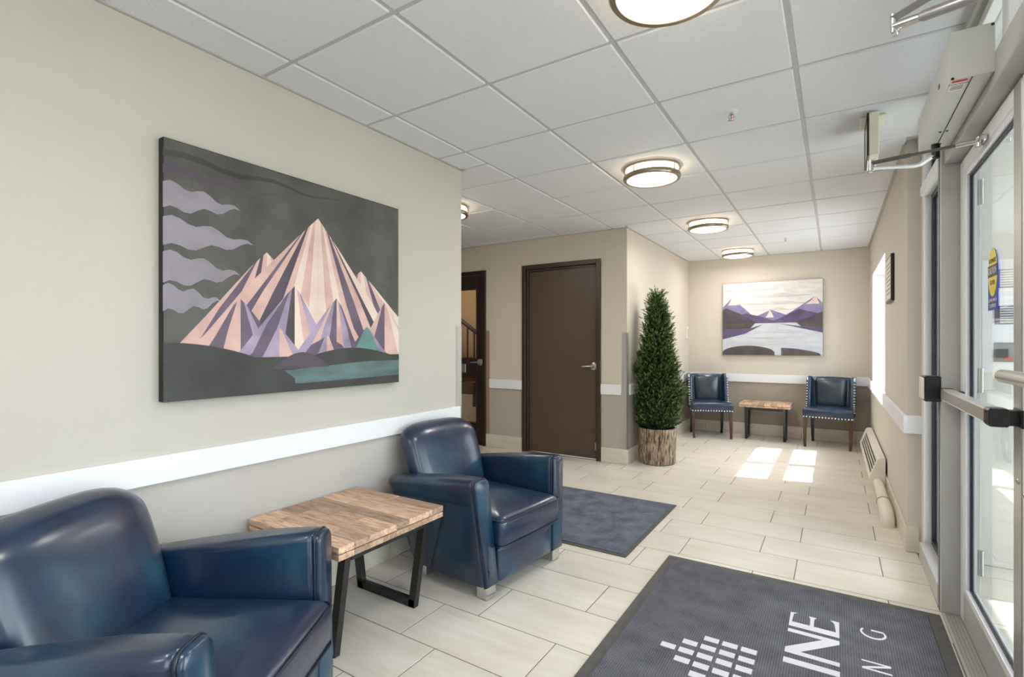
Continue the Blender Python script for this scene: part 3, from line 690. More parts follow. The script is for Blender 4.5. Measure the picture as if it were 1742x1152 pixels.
class Paint:
    def __init__(s, mats): s.mb = MB(); s.mats = mats; s.d = 0
    def put(s, mat, pts, fn):
        s.d += .00006; d = s.d; s.mb.mi = s.mats.index(mat)
        n = len(pts); s.mb.add([fn(u, v, d) for u, v in pts], [tuple(range(n))])
def clip_poly(pts, W, H):
    for ax, lim, sg in ((0, 0, 1), (0, W, -1), (1, 0, 1), (1, H, -1)):
        out = []
        for i in range(len(pts)):
            p, q = pts[i-1], pts[i]; a, b = sg*(p[ax]-lim), sg*(q[ax]-lim)
            if (a < 0) != (b < 0):
                t = a/(a-b); out.append((p[0]+(q[0]-p[0])*t, p[1]+(q[1]-p[1])*t))
            if b >= 0: out.append(q)
        pts = out
        if len(pts) < 3: return []
    return pts
def curve(f, x0, x1, base, n=24): return [(x0, base)]+[(x0+(x1-x0)*k/n, f((x0+(x1-x0)*k/n))) for k in range(n+1)]+[(x1, base)]

def big_painting():
    W, H = 1.245, 1.022; x0, y0, z0 = LX+.002, .914, 1.038; D = .036
    t = thing('painting', 'large unframed canvas of pink and lilac peaks under a charcoal sky', 'painting', (x0, y0, z0))
    MB().box(0, D, 0, W, 0, H, .003).build('canvas', P_edge, t)
    P = Paint([P_sky, P_hill, P_pink, P_white, P_lil, P_mau, P_teal, P_wat, P_cloud, P_dk])
    fn = lambda u, v, d: (D+d, u, v)
    def put(m, pts):
        q = clip_poly(pts, W-.004, H-.004)
        if q: P.put(m, q, fn)
    put(P_sky, [(.003, .003), (W, .003), (W, H), (.003, H)])
    # soft lavender cloud bands at the left
    for (c, h, ln, m) in ((.80, .05, .30, P_cloud), (.66, .055, .36, P_cloud), (.52, .06, .30, P_cloud), (.40, .05, .22, P_cloud), (.90, .018, .5, P_dk), (.96, .012, .9, P_hill)):
        up = [(k*ln/12, c+h*math.cos(k/12*PI/2)+.012*math.sin(k*1.3)) for k in range(13)]
        lo = [(k*ln/12, c-h*math.cos(k/12*PI/2)+.012*math.sin(k*1.3)) for k in range(13)]
        put(m, up+lo[::-1])
    rnd = random.Random(3)
    def mountain(cx, top, base, wl, wr, cols_l, cols_r, n=4):
        for side, wd, cols in ((-1, wl, cols_l), (1, wr, cols_r)):
            for k in range(n):
                a, b = k/n, (k+1)/n
                x_a, x_b = cx+side*wd*a, cx+side*wd*b
                # ridge stripe: bent down-slope band
                ta = (cx+side*wd*a*.18, top-(top-base)*a*.16); tb = (cx+side*wd*b*.18, top-(top-base)*b*.16)
                ma = (cx+side*wd*a*.62, top-(top-base)*.58-.02*math.sin(k*2+cx*9)); mb_ = (cx+side*wd*b*.62, top-(top-base)*.58-.02*math.sin((k+1)*2+cx*9))
                put(cols[k % len(cols)], [ta, tb, mb_, (x_b, base), (x_a, base), ma])
    # back range, then nearer ranges
    mountain(.96, .62, .16, .5, .5, [P_pink, P_mau, P_pink, P_lil], [P_white, P_pink, P_mau, P_pink], 5)
    mountain(.42, .64, .16, .42, .5, [P_pink, P_dk, P_pink, P_mau], [P_white, P_pink, P_pink, P_mau], 5)
    mountain(.69, .85, .16, .62, .56, [P_white, P_pink, P_white, P_pink, P_dk, P_pink, P_mau, P_pink], [P_white, P_pink, P_white, P_pink, P_mau, P_pink, P_dk], 8)
    for cx, tp, wl, wr, a, b in ((.30, .42, .26, .24, [P_pink, P_mau, P_pink], [P_mau, P_lil, P_mau]), (.56, .50, .30, .26, [P_dk, P_lil, P_mau, P_lil], [P_white, P_pink, P_lil]),
                                 (1.13, .46, .22, .22, [P_mau, P_pink], [P_pink, P_white, P_pink]), (.80, .46, .26, .22, [P_mau, P_lil, P_pink, P_lil], [P_pink, P_lil, P_mau]),
                                 (.48, .30, .18, .16, [P_lil, P_mau], [P_pink, P_lil]), (1.0, .32, .17, .17, [P_teal, P_teal, P_mau], [P_teal, P_teal, P_lil]), (.74, .27, .15, .15, [P_lil, P_mau], [P_pink, P_mau])):
        mountain(cx, tp, .15, wl, wr, a, b, len(a))
    put(P_hill, [(0, 0), (W, 0), (W, .165), (0, .165)])
    put(P_wat, [(.22, .055), (.5, .10), (.9, .125), (W, .14), (W, .045), (.6, .035)])
    put(P_hill, curve(lambda x: .16+.045*math.sin((x-.62)*5.5), .62, W+.02, .13))
    put(P_hill, curve(lambda x: .23*max(0, math.cos(x*PI/1.2))**.6+.0, 0, .56, 0))
    put(P_dk, curve(lambda x: .115+.07*math.sin((x-.45)/.3*PI), .45, .75, .11))
    P.mb.build('painted_surface', P.mats, t, fix=False)
big_painting()
def small_painting():
    W, H = 1.221, 1.008; D = .035
    t = thing('painting', 'unframed landscape canvas of violet hills and a pale lake on the end wall', 'painting', (-1.347, 7.738, 1.110))
    MB().box(0, W, -D, 0, 0, H, .003).build('canvas', P_edge2, t)
    P = Paint([P_pale, P_gry, P_pur, P_vio, P_lake, P_bank, P_white, P_dk])
    fn = lambda u, v, d: (u, -D-d*4, v)
    def put(m, pts):
        q = clip_poly(pts, W-.004, H-.004)
        if q: P.put(m, q, fn)
    put(P_pale, [(.003, .003), (W, .003), (W, H), (.003, H)])
    for c, h, a, b in ((.90, .03, .0, .7), (.80, .035, .3, 1.1), (.70, .03, .15, 1.22), (.62, .02, .4, .95)):
        put(P_gry, [(a+(b-a)*k/14, c+h*math.sin(k/14*PI)+.01*math.sin(k)) for k in range(15)]+[(a+(b-a)*k/14, c-h*.5*math.sin(k/14*PI)) for k in range(14, -1, -1)])
    put(P_lake, [(0, 0), (W, 0), (W, .46), (0, .46)])
    hills = [(P_vio, .62, .62, .45, .36), (P_white, .60, .615, .05, .05), (P_vio, .12, .80, .35, .36), (P_white, .12, .80, .05, .10), (P_vio, 1.13, .78, .50, .3), (P_white, 1.13, .78, .10, .05),
             (P_pur, .95, .62, .38, .5), (P_pur, .30, .58, .5, .42), (P_dk, .05, .66, .4, .40), (P_dk, 1.22, .58, .36, .3)]
    for m, cx, tp, a, b in hills:
        bs = .44 if m is not P_white else tp-.10
        put(m, [(cx, tp), (cx+b*.5, (tp+bs)/2+.015), (cx+b, bs), (cx-a, bs), (cx-a*.5, (tp+bs)/2-.01)])
    put(P_bank, [(0, .44), (.42, .44), (.36, .37), (0, .36)]); put(P_bank, [(W, .45), (.92, .44), (.97, .39), (W, .37)])
    put(P_pur, [(0, .36), (.36, .37), (.52, .425), (.3, .30), (0, .22)]); put(P_pur, [(W, .37), (.95, .39), (.72, .43), (W, .30)])
    for c, a, b in ((.24, .3, 1.1), (.16, .15, .95), (.32, .5, 1.0)): put(P_gry, [(a, c), ((a+b)/2, c+.018), (b, c), ((a+b)/2, c-.012)])
    put(P_bank, curve(lambda x: .04+.09*math.sin(min(1, x/.66)*PI)**.5, 0, .66, 0)); put(P_bank, curve(lambda x: .10*math.sin((x-.74)/.5*PI/2+PI/2)**.7 if x < 1.2 else .0, .74, 1.2, 0))
    P.mb.build('painted_surface', P.mats, t, fix=False)
small_painting()

# ---------------------------------------------------------------- leather club armchair
def rounded_ring(yi0, yi1, yo0, yo1, z0, z1, r=.05, ri=.05, n=6, m=4):
    """closed ring in (y,z): inner side yi (bottom..top), outer side yo (bottom..top)"""
    pts = []
    lerp = lambda a, b, t: a+(b-a)*t
    for k in range(m): pts.append((lerp(yi0, yo0, k/(m-1)), z0))
    for k in range(1, m+1): t = k/(m+1); pts.append((lerp(yo0, yo1, t), lerp(z0, z1-r, t)))
    for k in range(n+1):
        a = PI/2*k/n; pts.append((yo1-r+r*math.cos(a), z1-r+r*math.sin(a)))
    for k in range(n+1):
        a = PI/2+PI/2*k/n; pts.append((yi1+ri+ri*math.cos(a), z1-ri+ri*math.sin(a)))
    for k in range(1, m+1): t = k/(m+1); pts.append((lerp(yi1, yi0, t), lerp(z1-ri, z0, t)))
    return pts
def pillow(mb, outline, layers, fn, n_in=(0.25, .5, .72, .88, .96)):
    """outline: closed 2d ring; layers: thickness, crown front, crown back. fn(u,v,t) -> point.  t runs 0..1 through the thickness"""
    cu = sum(p[0] for p in outline)/len(outline); cv = sum(p[1] for p in outline)/len(outline)
    rings = []
    for s, t in layers: rings.append([fn(cu+(u-cu)*s, cv+(v-cv)*s, t) for u, v in outline])
    mb.loft(rings)
def armchair(label, loc, rz):
    t = thing('armchair', label, 'armchair', loc, rz, 'blue leather club armchairs')
    FB, ZB = 0.0, .062
    xf = lambda z: -.055*(z-.06)
    xb = lambda z: -.53-.36*(z-.06)
    for s in (1, -1):
        rings = []
        prof = [(0.0, -.012), (.012, -.004), (.03, 0), (.08, .003), (.25, .012), (.5, .012), (.75, .006), (.92, 0), (.975, -.008), (1.0, -.03)]
        for u, g in prof:
            zt = .600-.085*u
            rg = rounded_ring(.245-.0*g, .288-g*.9, .335+g, .398+g, ZB, zt+g*.4, .036, .030)
            rings.append([(xf(z)*(1-u)+xb(z)*u-.024, s*y, z) for y, z in rg])
        a = MB().loft(rings).build('arm', M_leather, t, 50)
        # front facing panel with piped edge
        rg = rounded_ring(.247, .292, .332, .394, ZB+.002, .594, .034, .028)
        cy = sum(p[0] for p in rg)/len(rg); cz = sum(p[1] for p in rg)/len(rg)
        sh = lambda k, e: [(xf(z)+e, s*(cy+(y-cy)*(1-k*2.2)), cz+(z-cz)*(1-k*.5)) for y, z in rg]
        MB().loft([sh(0, -.026), sh(0, -.008), sh(.02, -.001), sh(.06, .004), sh(.5, .006)]).build('arm_front_panel', M_leather, a, 60)
        MB().tube([(xf(z)-.018, s*(cy+(y-cy)*1.035), cz+(z-cz)*1.006) for y, z in rg], .0048, 8, closed=True).build('piping', M_pipe, a, 60)
        # stitched seams on the outer side
        m = MB(); yo = lambda z: .335+.063*min(1, (z-ZB)/(.5-ZB))+.013
        m.tube([(xf(.47)-.03-.56*k/12, s*(yo(.46)), .475-.03*k/12) for k in range(13)], .0022, 6)
        m.tube([(-.20-.17*k/10-.02, s*(yo(.46-.39*k/10)), .455-.385*k/10) for k in range(11)][::1], .0022, 6)
        m.build('seam', M_seam, a, 60)
    # seat base front
    def rr(w, h, r, n=5):
        pts = []
        for cx, cz, a0 in ((w-r, h-r, 0), (-w+r, h-r, PI/2), (-w+r, -h+r, PI), (w-r, -h+r, 3*PI/2)):
            for k in range(n+1): a = a0+PI/2*k/n; pts.append((cx+r*math.cos(a), cz+r*math.sin(a)))
        return pts
    o = rr(.243, .088, .022)
    m = MB(); pillow(m, o, [(1, -.52), (1, -.05), (1, -.022), (.985, -.010), (.94, -.004), (.6, .004), (.2, .006)], lambda u, v, x: (x, u, .150+v)); m.build('seat_base', M_leather, t, 50)
    MB().box(-.54, -.02, -.33, .33, .075, .12).build('underframe', M_under, t)
    # seat cushion: boxed, crowned, with piping top and bottom
    o = rr(.262, .31, .035)
    cush = lambda u, v, z: (-.275+v, u, z-.042+.018*max(0, 1-(u/.262)**2)*max(0, 1-(v/.31)**2)*(1 if z > .4 else 0))
    m = MB(); pillow(m, o, [(.9, .280), (.97, .282), (.995, .295), (1.0, .31), (1.014, .355), (1.004, .40), (.99, .418), (.965, .428), (.9, .436), (.75, .444), (.5, .452), (.25, .457), (.08, .458)], cush)
    c = m.build('seat_cushion', M_leather, t, 60)
    for z, k in ((.417, 1.002), (.292, 1.0)): MB().tube([(-.275+v*k, u*k, z-.042) for u, v in o], .0055, 8, closed=True).build('piping', M_pipe, c, 60)
    # backrest: arched outline, reclined, puffed
    out = []
    HW = lambda z: .245+.048*math.sin(min(1, max(0, (z-.30)/.36))*PI/2)
    zs = [.30+.36*k/8 for k in range(9)]
    right = [(HW(z), z) for z in zs]
    arc = [(.293*math.cos(a)**.58 if math.cos(a) > 0 else 0, .66+.13*math.sin(a)**.62) for a in [PI/2*k/12 for k in range(1, 12)]]
    out = right+arc+[(0, .79)]+[(-u, v) for u, v in arc[::-1]]+[(-u, v) for u, v in right[::-1]]
    lean = lambda z: -.480-.37*(z-.30)
    bk = lambda u, v, tt: (lean(v)+tt, u, v)
    m = MB(); pillow(m, out, [(.1, .030), (.4, .028), (.65, .022), (.82, .012), (.92, -.006), (.975, -.03), (1.0, -.052), (.995, -.072), (.96, -.090), (.85, -.100), (.5, -.104), (.1, -.105)], bk)
    m.build('backrest', M_leather, t, 60)
    # rear upholstered panel
    rings = []
    for z in (.065, .08, .2, .32, .42, .47):
        w = .285+.02*(z-.06)/.5; x = xb(z)-.012
        rings.append([(x+.10, -w, z), (x+.02, -w, z), (x, -w+.02, z), (x, w-.02, z), (x+.02, w, z), (x+.10, w, z)])
    MB().loft(rings).build('rear_panel', M_leather, t, 50)
    for sx, sy in ((-.045, 1), (-.045, -1), (-.485, 1), (-.485, -1)):
        MB().box(sx-.035, sx+.035, sy*.292-.035, sy*.292+.035, 0, .07, .004).build('foot', M_chrome, t)
    return t
armchair('blue leather club armchair between the wood side table and the hall, wholly in view', (-1.393, 2.345, .001), math.radians(-5.6))
armchair('blue leather club armchair in the near corner, cut off by the photo edge', (-1.345, .886, .001), math.radians(30))

# ---------------------------------------------------------------- side tables
def side_table(label, loc, W, D, rz=0):
    """local x: width across frames' plane depth, y along; frames stand at both y ends"""
    t = thing('side_table', label, 'side table', loc, rz, 'plank topped side tables')
    zt, rnd = .486, random.Random(int(W*1000+D*10))
    rows = 8; pw = D/rows
    for layer, (z0, z1, ins) in enumerate(((.434, .457, .0), (.4605, zt, .0))):
        for r in range(rows):
            cuts = [0]+sorted(rnd.uniform(.15, .85) for _ in range(2 if r % 2 else 1))+[1]
            for a, b in zip(cuts[:-1], cuts[1:]):
                if layer == 0 and False: continue
                o = MB().box(W*a+.0004, W*b-.0004, 0, pw-.0008, z0, z1, .0012).build('plank', M_plank, t); o.location = (-W/2, -D/2+pw*r, 0)
    bw, bt = .040, .028
    for s in (-1, 1):
        y = s*(D/2-.075)
        y0, y1 = y-bt/2, y+bt/2
        f = MB()
        xt, xb = W/2-.035, W/2-.105
        f.box(-xb, xb, y0, y1, 0, bw, .002)
        f.build('foot_bar', M_blackm, t)
        for q in (-1, 1):
            MB().loft([[(q*(xb-bw), y0, 0.001), (q*xb, y0, .001), (q*xb, y1, .001), (q*(xb-bw), y1, .001)], [(q*(xt-bw), y0, .434), (q*xt, y0, .434), (q*xt, y1, .434), (q*(xt-bw), y1, .434)]]).build('leg', M_blackm, t)
        MB().box(-xt+.03, xt-.03, y0, y1, .404, .434, .002).build('frame_rail', M_blackm, t)
    for q in (-1, 1):
        x = q*(W/2-.055); MB().box(x-.02, x+.02, -(D/2-.09), D/2-.09, .400, .433, .002).build('apron', M_blackm, t)
    return t
side_table('reclaimed plank side table with black trapezoid legs between the armchairs', (-1.887, 1.565, .001), .606, .606)
side_table('reclaimed plank side table with black legs between the two small chairs', (-.768, 7.475, .001), .46, .60, PI/2)

# ---------------------------------------------------------------- wing accent chairs
def accent_chair():
    t = thing('accent_chair', '', 'chair', (0,0,0), 0, 'small blue nailhead chairs')
    def rr(w0, w1, d0, d1, r, n=4):      # plan ring, front at +x (w1), rear (w0)
        pts = []
        for (x, y, a0) in ((d1-r, w1-r, 0), (d0+r, w0-r, PI/2), (d0+r, -w0+r, PI), (d1-r, -w1+r, 3*PI/2)):
            for k in range(n+1): a = a0+PI/2*k/n; pts.append((x+r*math.cos(a), y+r*math.sin(a)))
        return pts
    o = rr(.235, .262, -.20, .245, .025)
    m = MB(); pillow(m, o, [(1.0, .355), (1.0, .365), (1.0, .40), (1.01, .435), (1.0, .456), (.965, .470), (.88, .478), (.6, .488), (.3, .492), (.1, .493)], lambda u, v, z: (u, v, z)); m.build('seat', M_leather, t, 50)
    # back slab
    out = [(-.235, .36), (.235, .36), (.243, .5), (.245, .7), (.245, .825), (.235, .838), (.12, .844), (0, .845), (-.12, .844), (-.235, .838), (-.245, .825), (-.245, .7), (-.243, .5)]
    ln = lambda z: -.165-.085*(z-.36)
    m = MB(); pillow(m, out, [(.5, .02), (.9, .018), (.985, .008), (1, -.006), (1, -.045), (.985, -.055), (.9, -.06)], lambda u, v, x: (ln(v)+x, u, v)); m.build('backrest', M_leather, t, 50)
    out = [(-.165, .47), (.165, .47), (.172, .6), (.175, .78), (.165, .828), (.0, .834), (-.165, .828), (-.175, .78), (-.172, .6)]
    m = MB(); pillow(m, out, [(.1, .052), (.4, .05), (.7, .043), (.9, .03), (.98, .016), (1, .0)], lambda u, v, x: (ln(v)+.008+x, u, v)); m.build('back_cushion', M_leatherd, t, 60)
    for s in (-1, 1):
        prof = [(-.235, .36), (-.045, .36), (-.02, .42), (-.035, .52), (-.07, .66), (-.10, .80), (-.112, .835), (-.13, .846), (-.262, .846), (-.275, .835)]
        m = MB(); r0 = [(x, s*.222, z) for x, z in prof]
        cx, cz = -.15, .6
        sc = lambda k, y: [(cx+(x-cx)*k, s*y, cz+(z-cz)*(1-(1-k)*.3)) for x, z in prof]
        m.loft([sc(.94, .214), sc(1, .222), sc(1, .254), sc(.94, .262)]); wg = m.build('wing', M_leather, t, 40)
        n = MB()
        for k in range(17):
            u = k/16; pts = prof[2:7]; L = len(pts)-1; q = min(int(u*L), L-1); f = u*L-q
            x = pts[q][0]+(pts[q+1][0]-pts[q][0])*f; z = pts[q][1]+(pts[q+1][1]-pts[q][1])*f
            n.tube([(x+.000, s*.252, z), (x+.005, s*.253, z)], [.0085, .005], 8)
            n.tube([(x-.008, s*.259, z), (x-.006, s*.265, z)], [.0085, .005], 8)
        tag(n.build('nailhead', M_chrome, wg, 60), kind='stuff')
    n = MB(); nn = 16
    for k in range(nn):
        y = -.25+.50*k/(nn-1); n.tube([(.243, y, .368), (.250, y, .368)], [.0105, .006], 8)
    for s in (-1, 1):
        for k in range(13):
            x = .235-.43*k/12; y = s*(.262-.027*k/12); n.tube([(x, y-s*.001, .368), (x, y+s*.006, .368)], [.0105, .006], 8)
    tag(n.build('nailhead', M_chrome, t, 60), kind='stuff')
    for s in (-1, 1):
        rings = []
        for k in range(7):
            u = k/6; z = .358*(1-u); h = .022-.009*u; bx = .218+.012*u*u*2-.006*math.sin(u*PI); by = s*(.236+.006*math.sin(u*PI)-.004)
            rings.append([(bx-h, by-h, z), (bx+h, by-h, z), (bx+h, by+h, z), (bx-h, by+h, z)])
        tag(MB().loft(rings).build('leg', M_legr, t), label='curved reddish brown front leg')
        rings = []
        for k in range(6):
            u = k/5; z = .358*(1-u); h = .020-.006*u; bx = -.19-.045*u*u; by = s*.205
            rings.append([(bx-h, by-h, z), (bx+h, by-h, z), (bx+h, by+h, z), (bx-h, by+h, z)])
        tag(MB().loft(rings).build('leg', M_legb, t), label='rear leg with shade put into its dark colour')
    return t
ch = accent_chair(); ch.location = (-1.462, 7.355, .001); ch.rotation_euler = (0, 0, math.radians(-69)); ch['label'] = 'small blue wing chair with nailheads beside the alcove corner, turned to the table'
dup(ch, (-.055, 7.415, .001), math.radians(-95), 'small blue wing chair with nailheads next to the baseboard heater')

# ---------------------------------------------------------------- mats
def floor_mat(name, label, x0, x1, y0, y1, mat, bd):
    t = thing(name, label, 'mat', ((x0+x1)/2, (y0+y1)/2, .0005))
    a, b = (x1-x0)/2, (y1-y0)/2
    MB().box(-a, a, -b, b, 0, .005, .002).build('rubber_border', M_matb, t)
    MB().box(-a+bd, a-bd, -b+bd, b-bd, .004, .0095, .002).build('carpet', mat, t)
    return t
m1 = floor_mat('door_mat', 'charcoal entrance mat with white lettering beside the glass door', -.832, .412, 1.20, 3.045, M_mat, .05)
floor_mat('door_mat', 'plain blue grey carpet mat behind the far armchair', -2.15, -1.038, 2.872, 4.017, M_mat2, .028)
floor_mat('door_mat', 'small dark blue mat in the vestibule beyond the glass', 0.60, 1.50, 1.3, 2.46, carpetmat('navy carpet', rgb(34,48,72), rgb(58,76,106)), .02)
lg = MB(); cx, cy = m1.location.x, m1.location.y
zt0, zt1 = .0088, .0105
def mpoly(name, pts): return MB().poly([(x-cx, y-cy) for x, y in pts], zt0, zt1).build(name, M_print, m1)
for ci, ys in enumerate(([2.12], [2.188, 2.12, 2.052], [2.257, 2.188, 2.12, 2.051, 1.985], [2.257, 2.188, 2.12, 2.05, 1.985], [2.257, 2.186, 2.118, 2.05, 1.985])):
    x = -.583+.072*ci
    for y in ys: mpoly('logo_block', [(x-.027, y-.0175), (x+.029, y-.0175), (x+.029, y+.0175), (x-.029, y+.0175), (x-.029, y-.0155)])
xb_, xt_ = .017, -.173
mpoly('letter_e', [(xt_, 2.562), (xt_, 2.692), (xt_+.028, 2.698), (xt_+.014, 2.682), (xt_+.010, 2.604), (-.093, 2.604), (-.093, 2.668), (-.100, 2.692), (-.070, 2.692), (-.078, 2.668), (-.078, 2.604),
                   (xb_-.012, 2.604), (xb_-.018, 2.680), (xb_-.034, 2.706), (xb_, 2.704), (xb_, 2.562)])
mpoly('letter_n', [(xt_, 2.334), (xt_, 2.372), (xb_-.06, 2.507), (xt_, 2.507), (xt_, 2.535), (xb_, 2.535), (xb_, 2.505), (xt_+.055, 2.362), (xb_, 2.362), (xb_, 2.334)])
mpoly('letter_i', [(xt_, 2.256), (xt_, 2.294), (xb_, 2.298), (xb_, 2.262)])
def arcp(cx_, cy_, rx, ry, a0, a1, n=20): return [(cx_+rx*math.cos(a0+(a1-a0)*k/n), cy_+ry*math.sin(a0+(a1-a0)*k/n)) for k in range(n+1)]
o_ = arcp(.140, 2.682, .047, .050, math.radians(145), math.radians(385)); i_ = arcp(.140, 2.684, .039, .040, math.radians(145), math.radians(385))
mpoly('letter_g', o_+[(.176, 2.714), (.134, 2.714), (.134, 2.702), (.168, 2.702)]+i_[::-1])
mpoly('letter_n', [(.090, 2.376), (.090, 2.388), (.166, 2.432), (.090, 2.432), (.090, 2.441), (.184, 2.441), (.184, 2.429), (.108, 2.386), (.184, 2.386), (.184, 2.376)])

# ---------------------------------------------------------------- potted tree
def potted_tree():
    t = thing('potted_tree', 'dark green conical conifer in a round bark textured pot', 'potted tree', (-1.600, 5.385, .001))
    rnd = random.Random(11)
    n, rows = 120, 30; rings = []
    H = .372
    def ridge(a, z):
        s = 0
        for f, p, am in ((17, 0, .5), (29, 1.7, .35), (41, .6, .25)):
            s += am*math.sin(f*a+2.2*math.sin(z*16+p+f)+p)
        return s
    for j in range(rows+1):
        z = H*j/rows; R = .185+.017*(z/H)
        if j == 0: R -= .008
        rings.append([((R+.0055*ridge(2*PI*k/n, z)*(0.3 if j in (0, rows) else 1))*math.cos(2*PI*k/n), (R+.0055*ridge(2*PI*k/n, z)*(.3 if j in (0, rows) else 1))*math.sin(2*PI*k/n), z) for k in range(n)])
    rings.append([(.186*math.cos(2*PI*k/n), .186*math.sin(2*PI*k/n), H+.004) for k in range(n)])
    rings.append([(.178*math.cos(2*PI*k/n), .178*math.sin(2*PI*k/n), H-.005) for k in range(n)])
    rings.append([(.174*math.cos(2*PI*k/n), .174*math.sin(2*PI*k/n), H-.05) for k in range(n)])
    # bark colour follows the furrows of the relief through curvature of the geometry
    m, ntb, b = newmat('bark pot'); L = ntb.links; b.inputs['Roughness'].default_value = .8
    tc = N(ntb, 'ShaderNodeTexCoord'); mp = N(ntb, 'ShaderNodeMapping'); mp.inputs['Scale'].default_value = (60, 60, 9); L.new(tc.outputs['Object'], mp.inputs[0])
    no = N(ntb, 'ShaderNodeTexNoise'); no.inputs['Scale'].default_value = 1; no.inputs['Detail'].default_value = 5; no.inputs['Distortion'].default_value = .8; L.new(mp.outputs[0], no.inputs['Vector'])
    cr = N(ntb, 'ShaderNodeValToRGB'); e = cr.color_ramp.elements; e[0].position = .36; e[0].color = rgb(70,52,38); e[1].position = .66; e[1].color = rgb(186,168,146); L.new(no.outputs['Fac'], cr.inputs[0]); L.new(cr.outputs[0], b.inputs['Base Color'])
    bp = N(ntb, 'ShaderNodeBump'); bp.inputs['Strength'].default_value = .8; bp.inputs['Distance'].default_value = .006; L.new(no.outputs['Fac'], bp.inputs['Height']); L.new(bp.outputs[0], b.inputs['Normal'])
    MB().loft(rings, True, False).build('pot', m, t, 60)
    MB().lathe([(.175, H-.04), (.1, H-.03), (.001, H-.025)], 32).build('soil', M_soil, t)
    MB().tube([(0, 0, H-.05), (.004, .003, .9), (.0, .0, 1.7)], [.022, .014, .004], 10).build('trunk', M_legr, t, 60)
    # foliage: upward sprays of small scale leaves
    def leafmat(name, a, m_, z_):
        fm, nf, b = newmat(name); L = nf.links; b.inputs['Roughness'].default_value = .55; b.inputs['Specular IOR Level'].default_value = .3
        ge = N(nf, 'ShaderNodeNewGeometry'); cr = N(nf, 'ShaderNodeValToRGB'); e = cr.color_ramp.elements
        e[0].position = 0; e[0].color = a; e[1].position = 1; e[1].color = z_; x = e.new(.6); x.color = m_
        L.new(ge.outputs['Random Per Island'], cr.inputs[0]); L.new(cr.outputs[0], b.inputs['Base Color']); return fm
    fm = leafmat('conifer green', rgb(18,34,20), rgb(38,60,34), rgb(66,92,46)); fm2 = leafmat('new conifer growth', rgb(70,98,54), rgb(104,130,66), rgb(150,170,92))
    V, F = [], []
    prof = [(.37, .12), (.42, .19), (.50, .205), (.60, .215), (.75, .20), (.95, .175), (1.15, .145), (1.35, .110), (1.52, .085), (1.66, .055), (1.76, .028), (1.80, .006)]
    def rad(z):
        for (a, ra), (b2, rb) in zip(prof[:-1], prof[1:]):
            if a <= z <= b2: return ra+(rb-ra)*(z-a)/(b2-a)
        return .005
    tip = [False]; FI = []
    def blade(p, d, ln, wd):
        d = d.normalized(); sdv = d.cross(Vector((rnd.uniform(-1, 1), rnd.uniform(-1, 1), rnd.uniform(-1, 1)))).normalized()
        o = len(V); p = Vector((max(p.x, -.185), p.y, p.z)); V.extend([p, p+d*ln*.5+sdv*wd, p+d*ln, p+d*ln*.5-sdv*wd]); F.append((o, o+1, o+2, o+3)); FI.append(1 if tip[0] else 0)
    MB().lathe([(.05, .38)]+[(max(.002, r_*.58), z_) for z_, r_ in prof[1:]], 24).build('foliage_shade_core', basic('inner foliage shade', rgb(26,36,20), .9, bump=.8, bscale=50), t)['kind'] = 'stuff'  # solid dark core, shade between the sprays put into its colour
    cnt = 0
    while cnt < 3400:
        z = rnd.uniform(.38, 1.79); 
        if rnd.random() > (rad(z)+.03)/.26: continue
        cnt += 1
        a = rnd.uniform(0, 2*PI)
        lob = 1+.15*math.sin(3*a+z*9)+.13*math.sin(5*a-z*19+1)+.08*math.sin(9*a+z*31)
        r = rad(z)*lob*rnd.uniform(.40, .98)**.55
        p = Vector((r*math.cos(a), r*math.sin(a), z-.02))
        d = Vector((math.cos(a)*.75, math.sin(a)*.75, rnd.uniform(.6, 1.3)))+Vector((rnd.gauss(0, .3), rnd.gauss(0, .3), rnd.gauss(0, .2))); d.normalize()
        ln = rnd.uniform(.07, .14)
        u = d.orthogonal().normalized(); v2 = d.cross(u)
        for k in range(19):
            f = k/19; q = p+d*ln*f-d*.02; tip[0] = f > .72 and rnd.random() < .75
            an = k*2.4+rnd.uniform(-.4, .4); sd = u*math.cos(an)+v2*math.sin(an)
            blade(q, d*.9+sd*(.7-.45*f), rnd.uniform(.022, .036), .0034)
    me = bpy.data.meshes.new('foliage'); me.from_pydata([tuple(v) for v in V], [], F); me.materials.append(fm); me.materials.append(fm2); me.polygons.foreach_set('material_index', FI); me.update()
    o = bpy.data.objects.new('foliage', me); C.objects.link(o); o.parent = t; o['kind'] = 'stuff'
potted_tree()

# ---------------------------------------------------------------- wall things
t = thing('wall_switch', 'small clear covered switch plate on the alcove side wall', 'switch', (-1.83, 7.64, 1.43))
MB().box(.0005, .008, -.055, .055, -.09, .09, .004).build('plate', M_signw, t); MB().box(.008, .016, -.022, .022, -.06, .05, .004).build('cover', M_opgrey, t)
t = thing('notice_frame', 'black framed white notice on the right wall by the window', 'notice', (RX, 4.87, 1.76))
MB().box(-.022, -.0005, -.215, .215, -.175, .175, .004).build('frame', M_blackp, t)
MB().box(-.0235, -.021, -.195, .195, -.155, .155).build('paper', M_paper, t)
for k in range(8):
    MB().box(-.0241, -.0234, -.16, .16-.04*(k % 3), .11-k*.032, .118-k*.032).build('printed_line', M_ink, t)

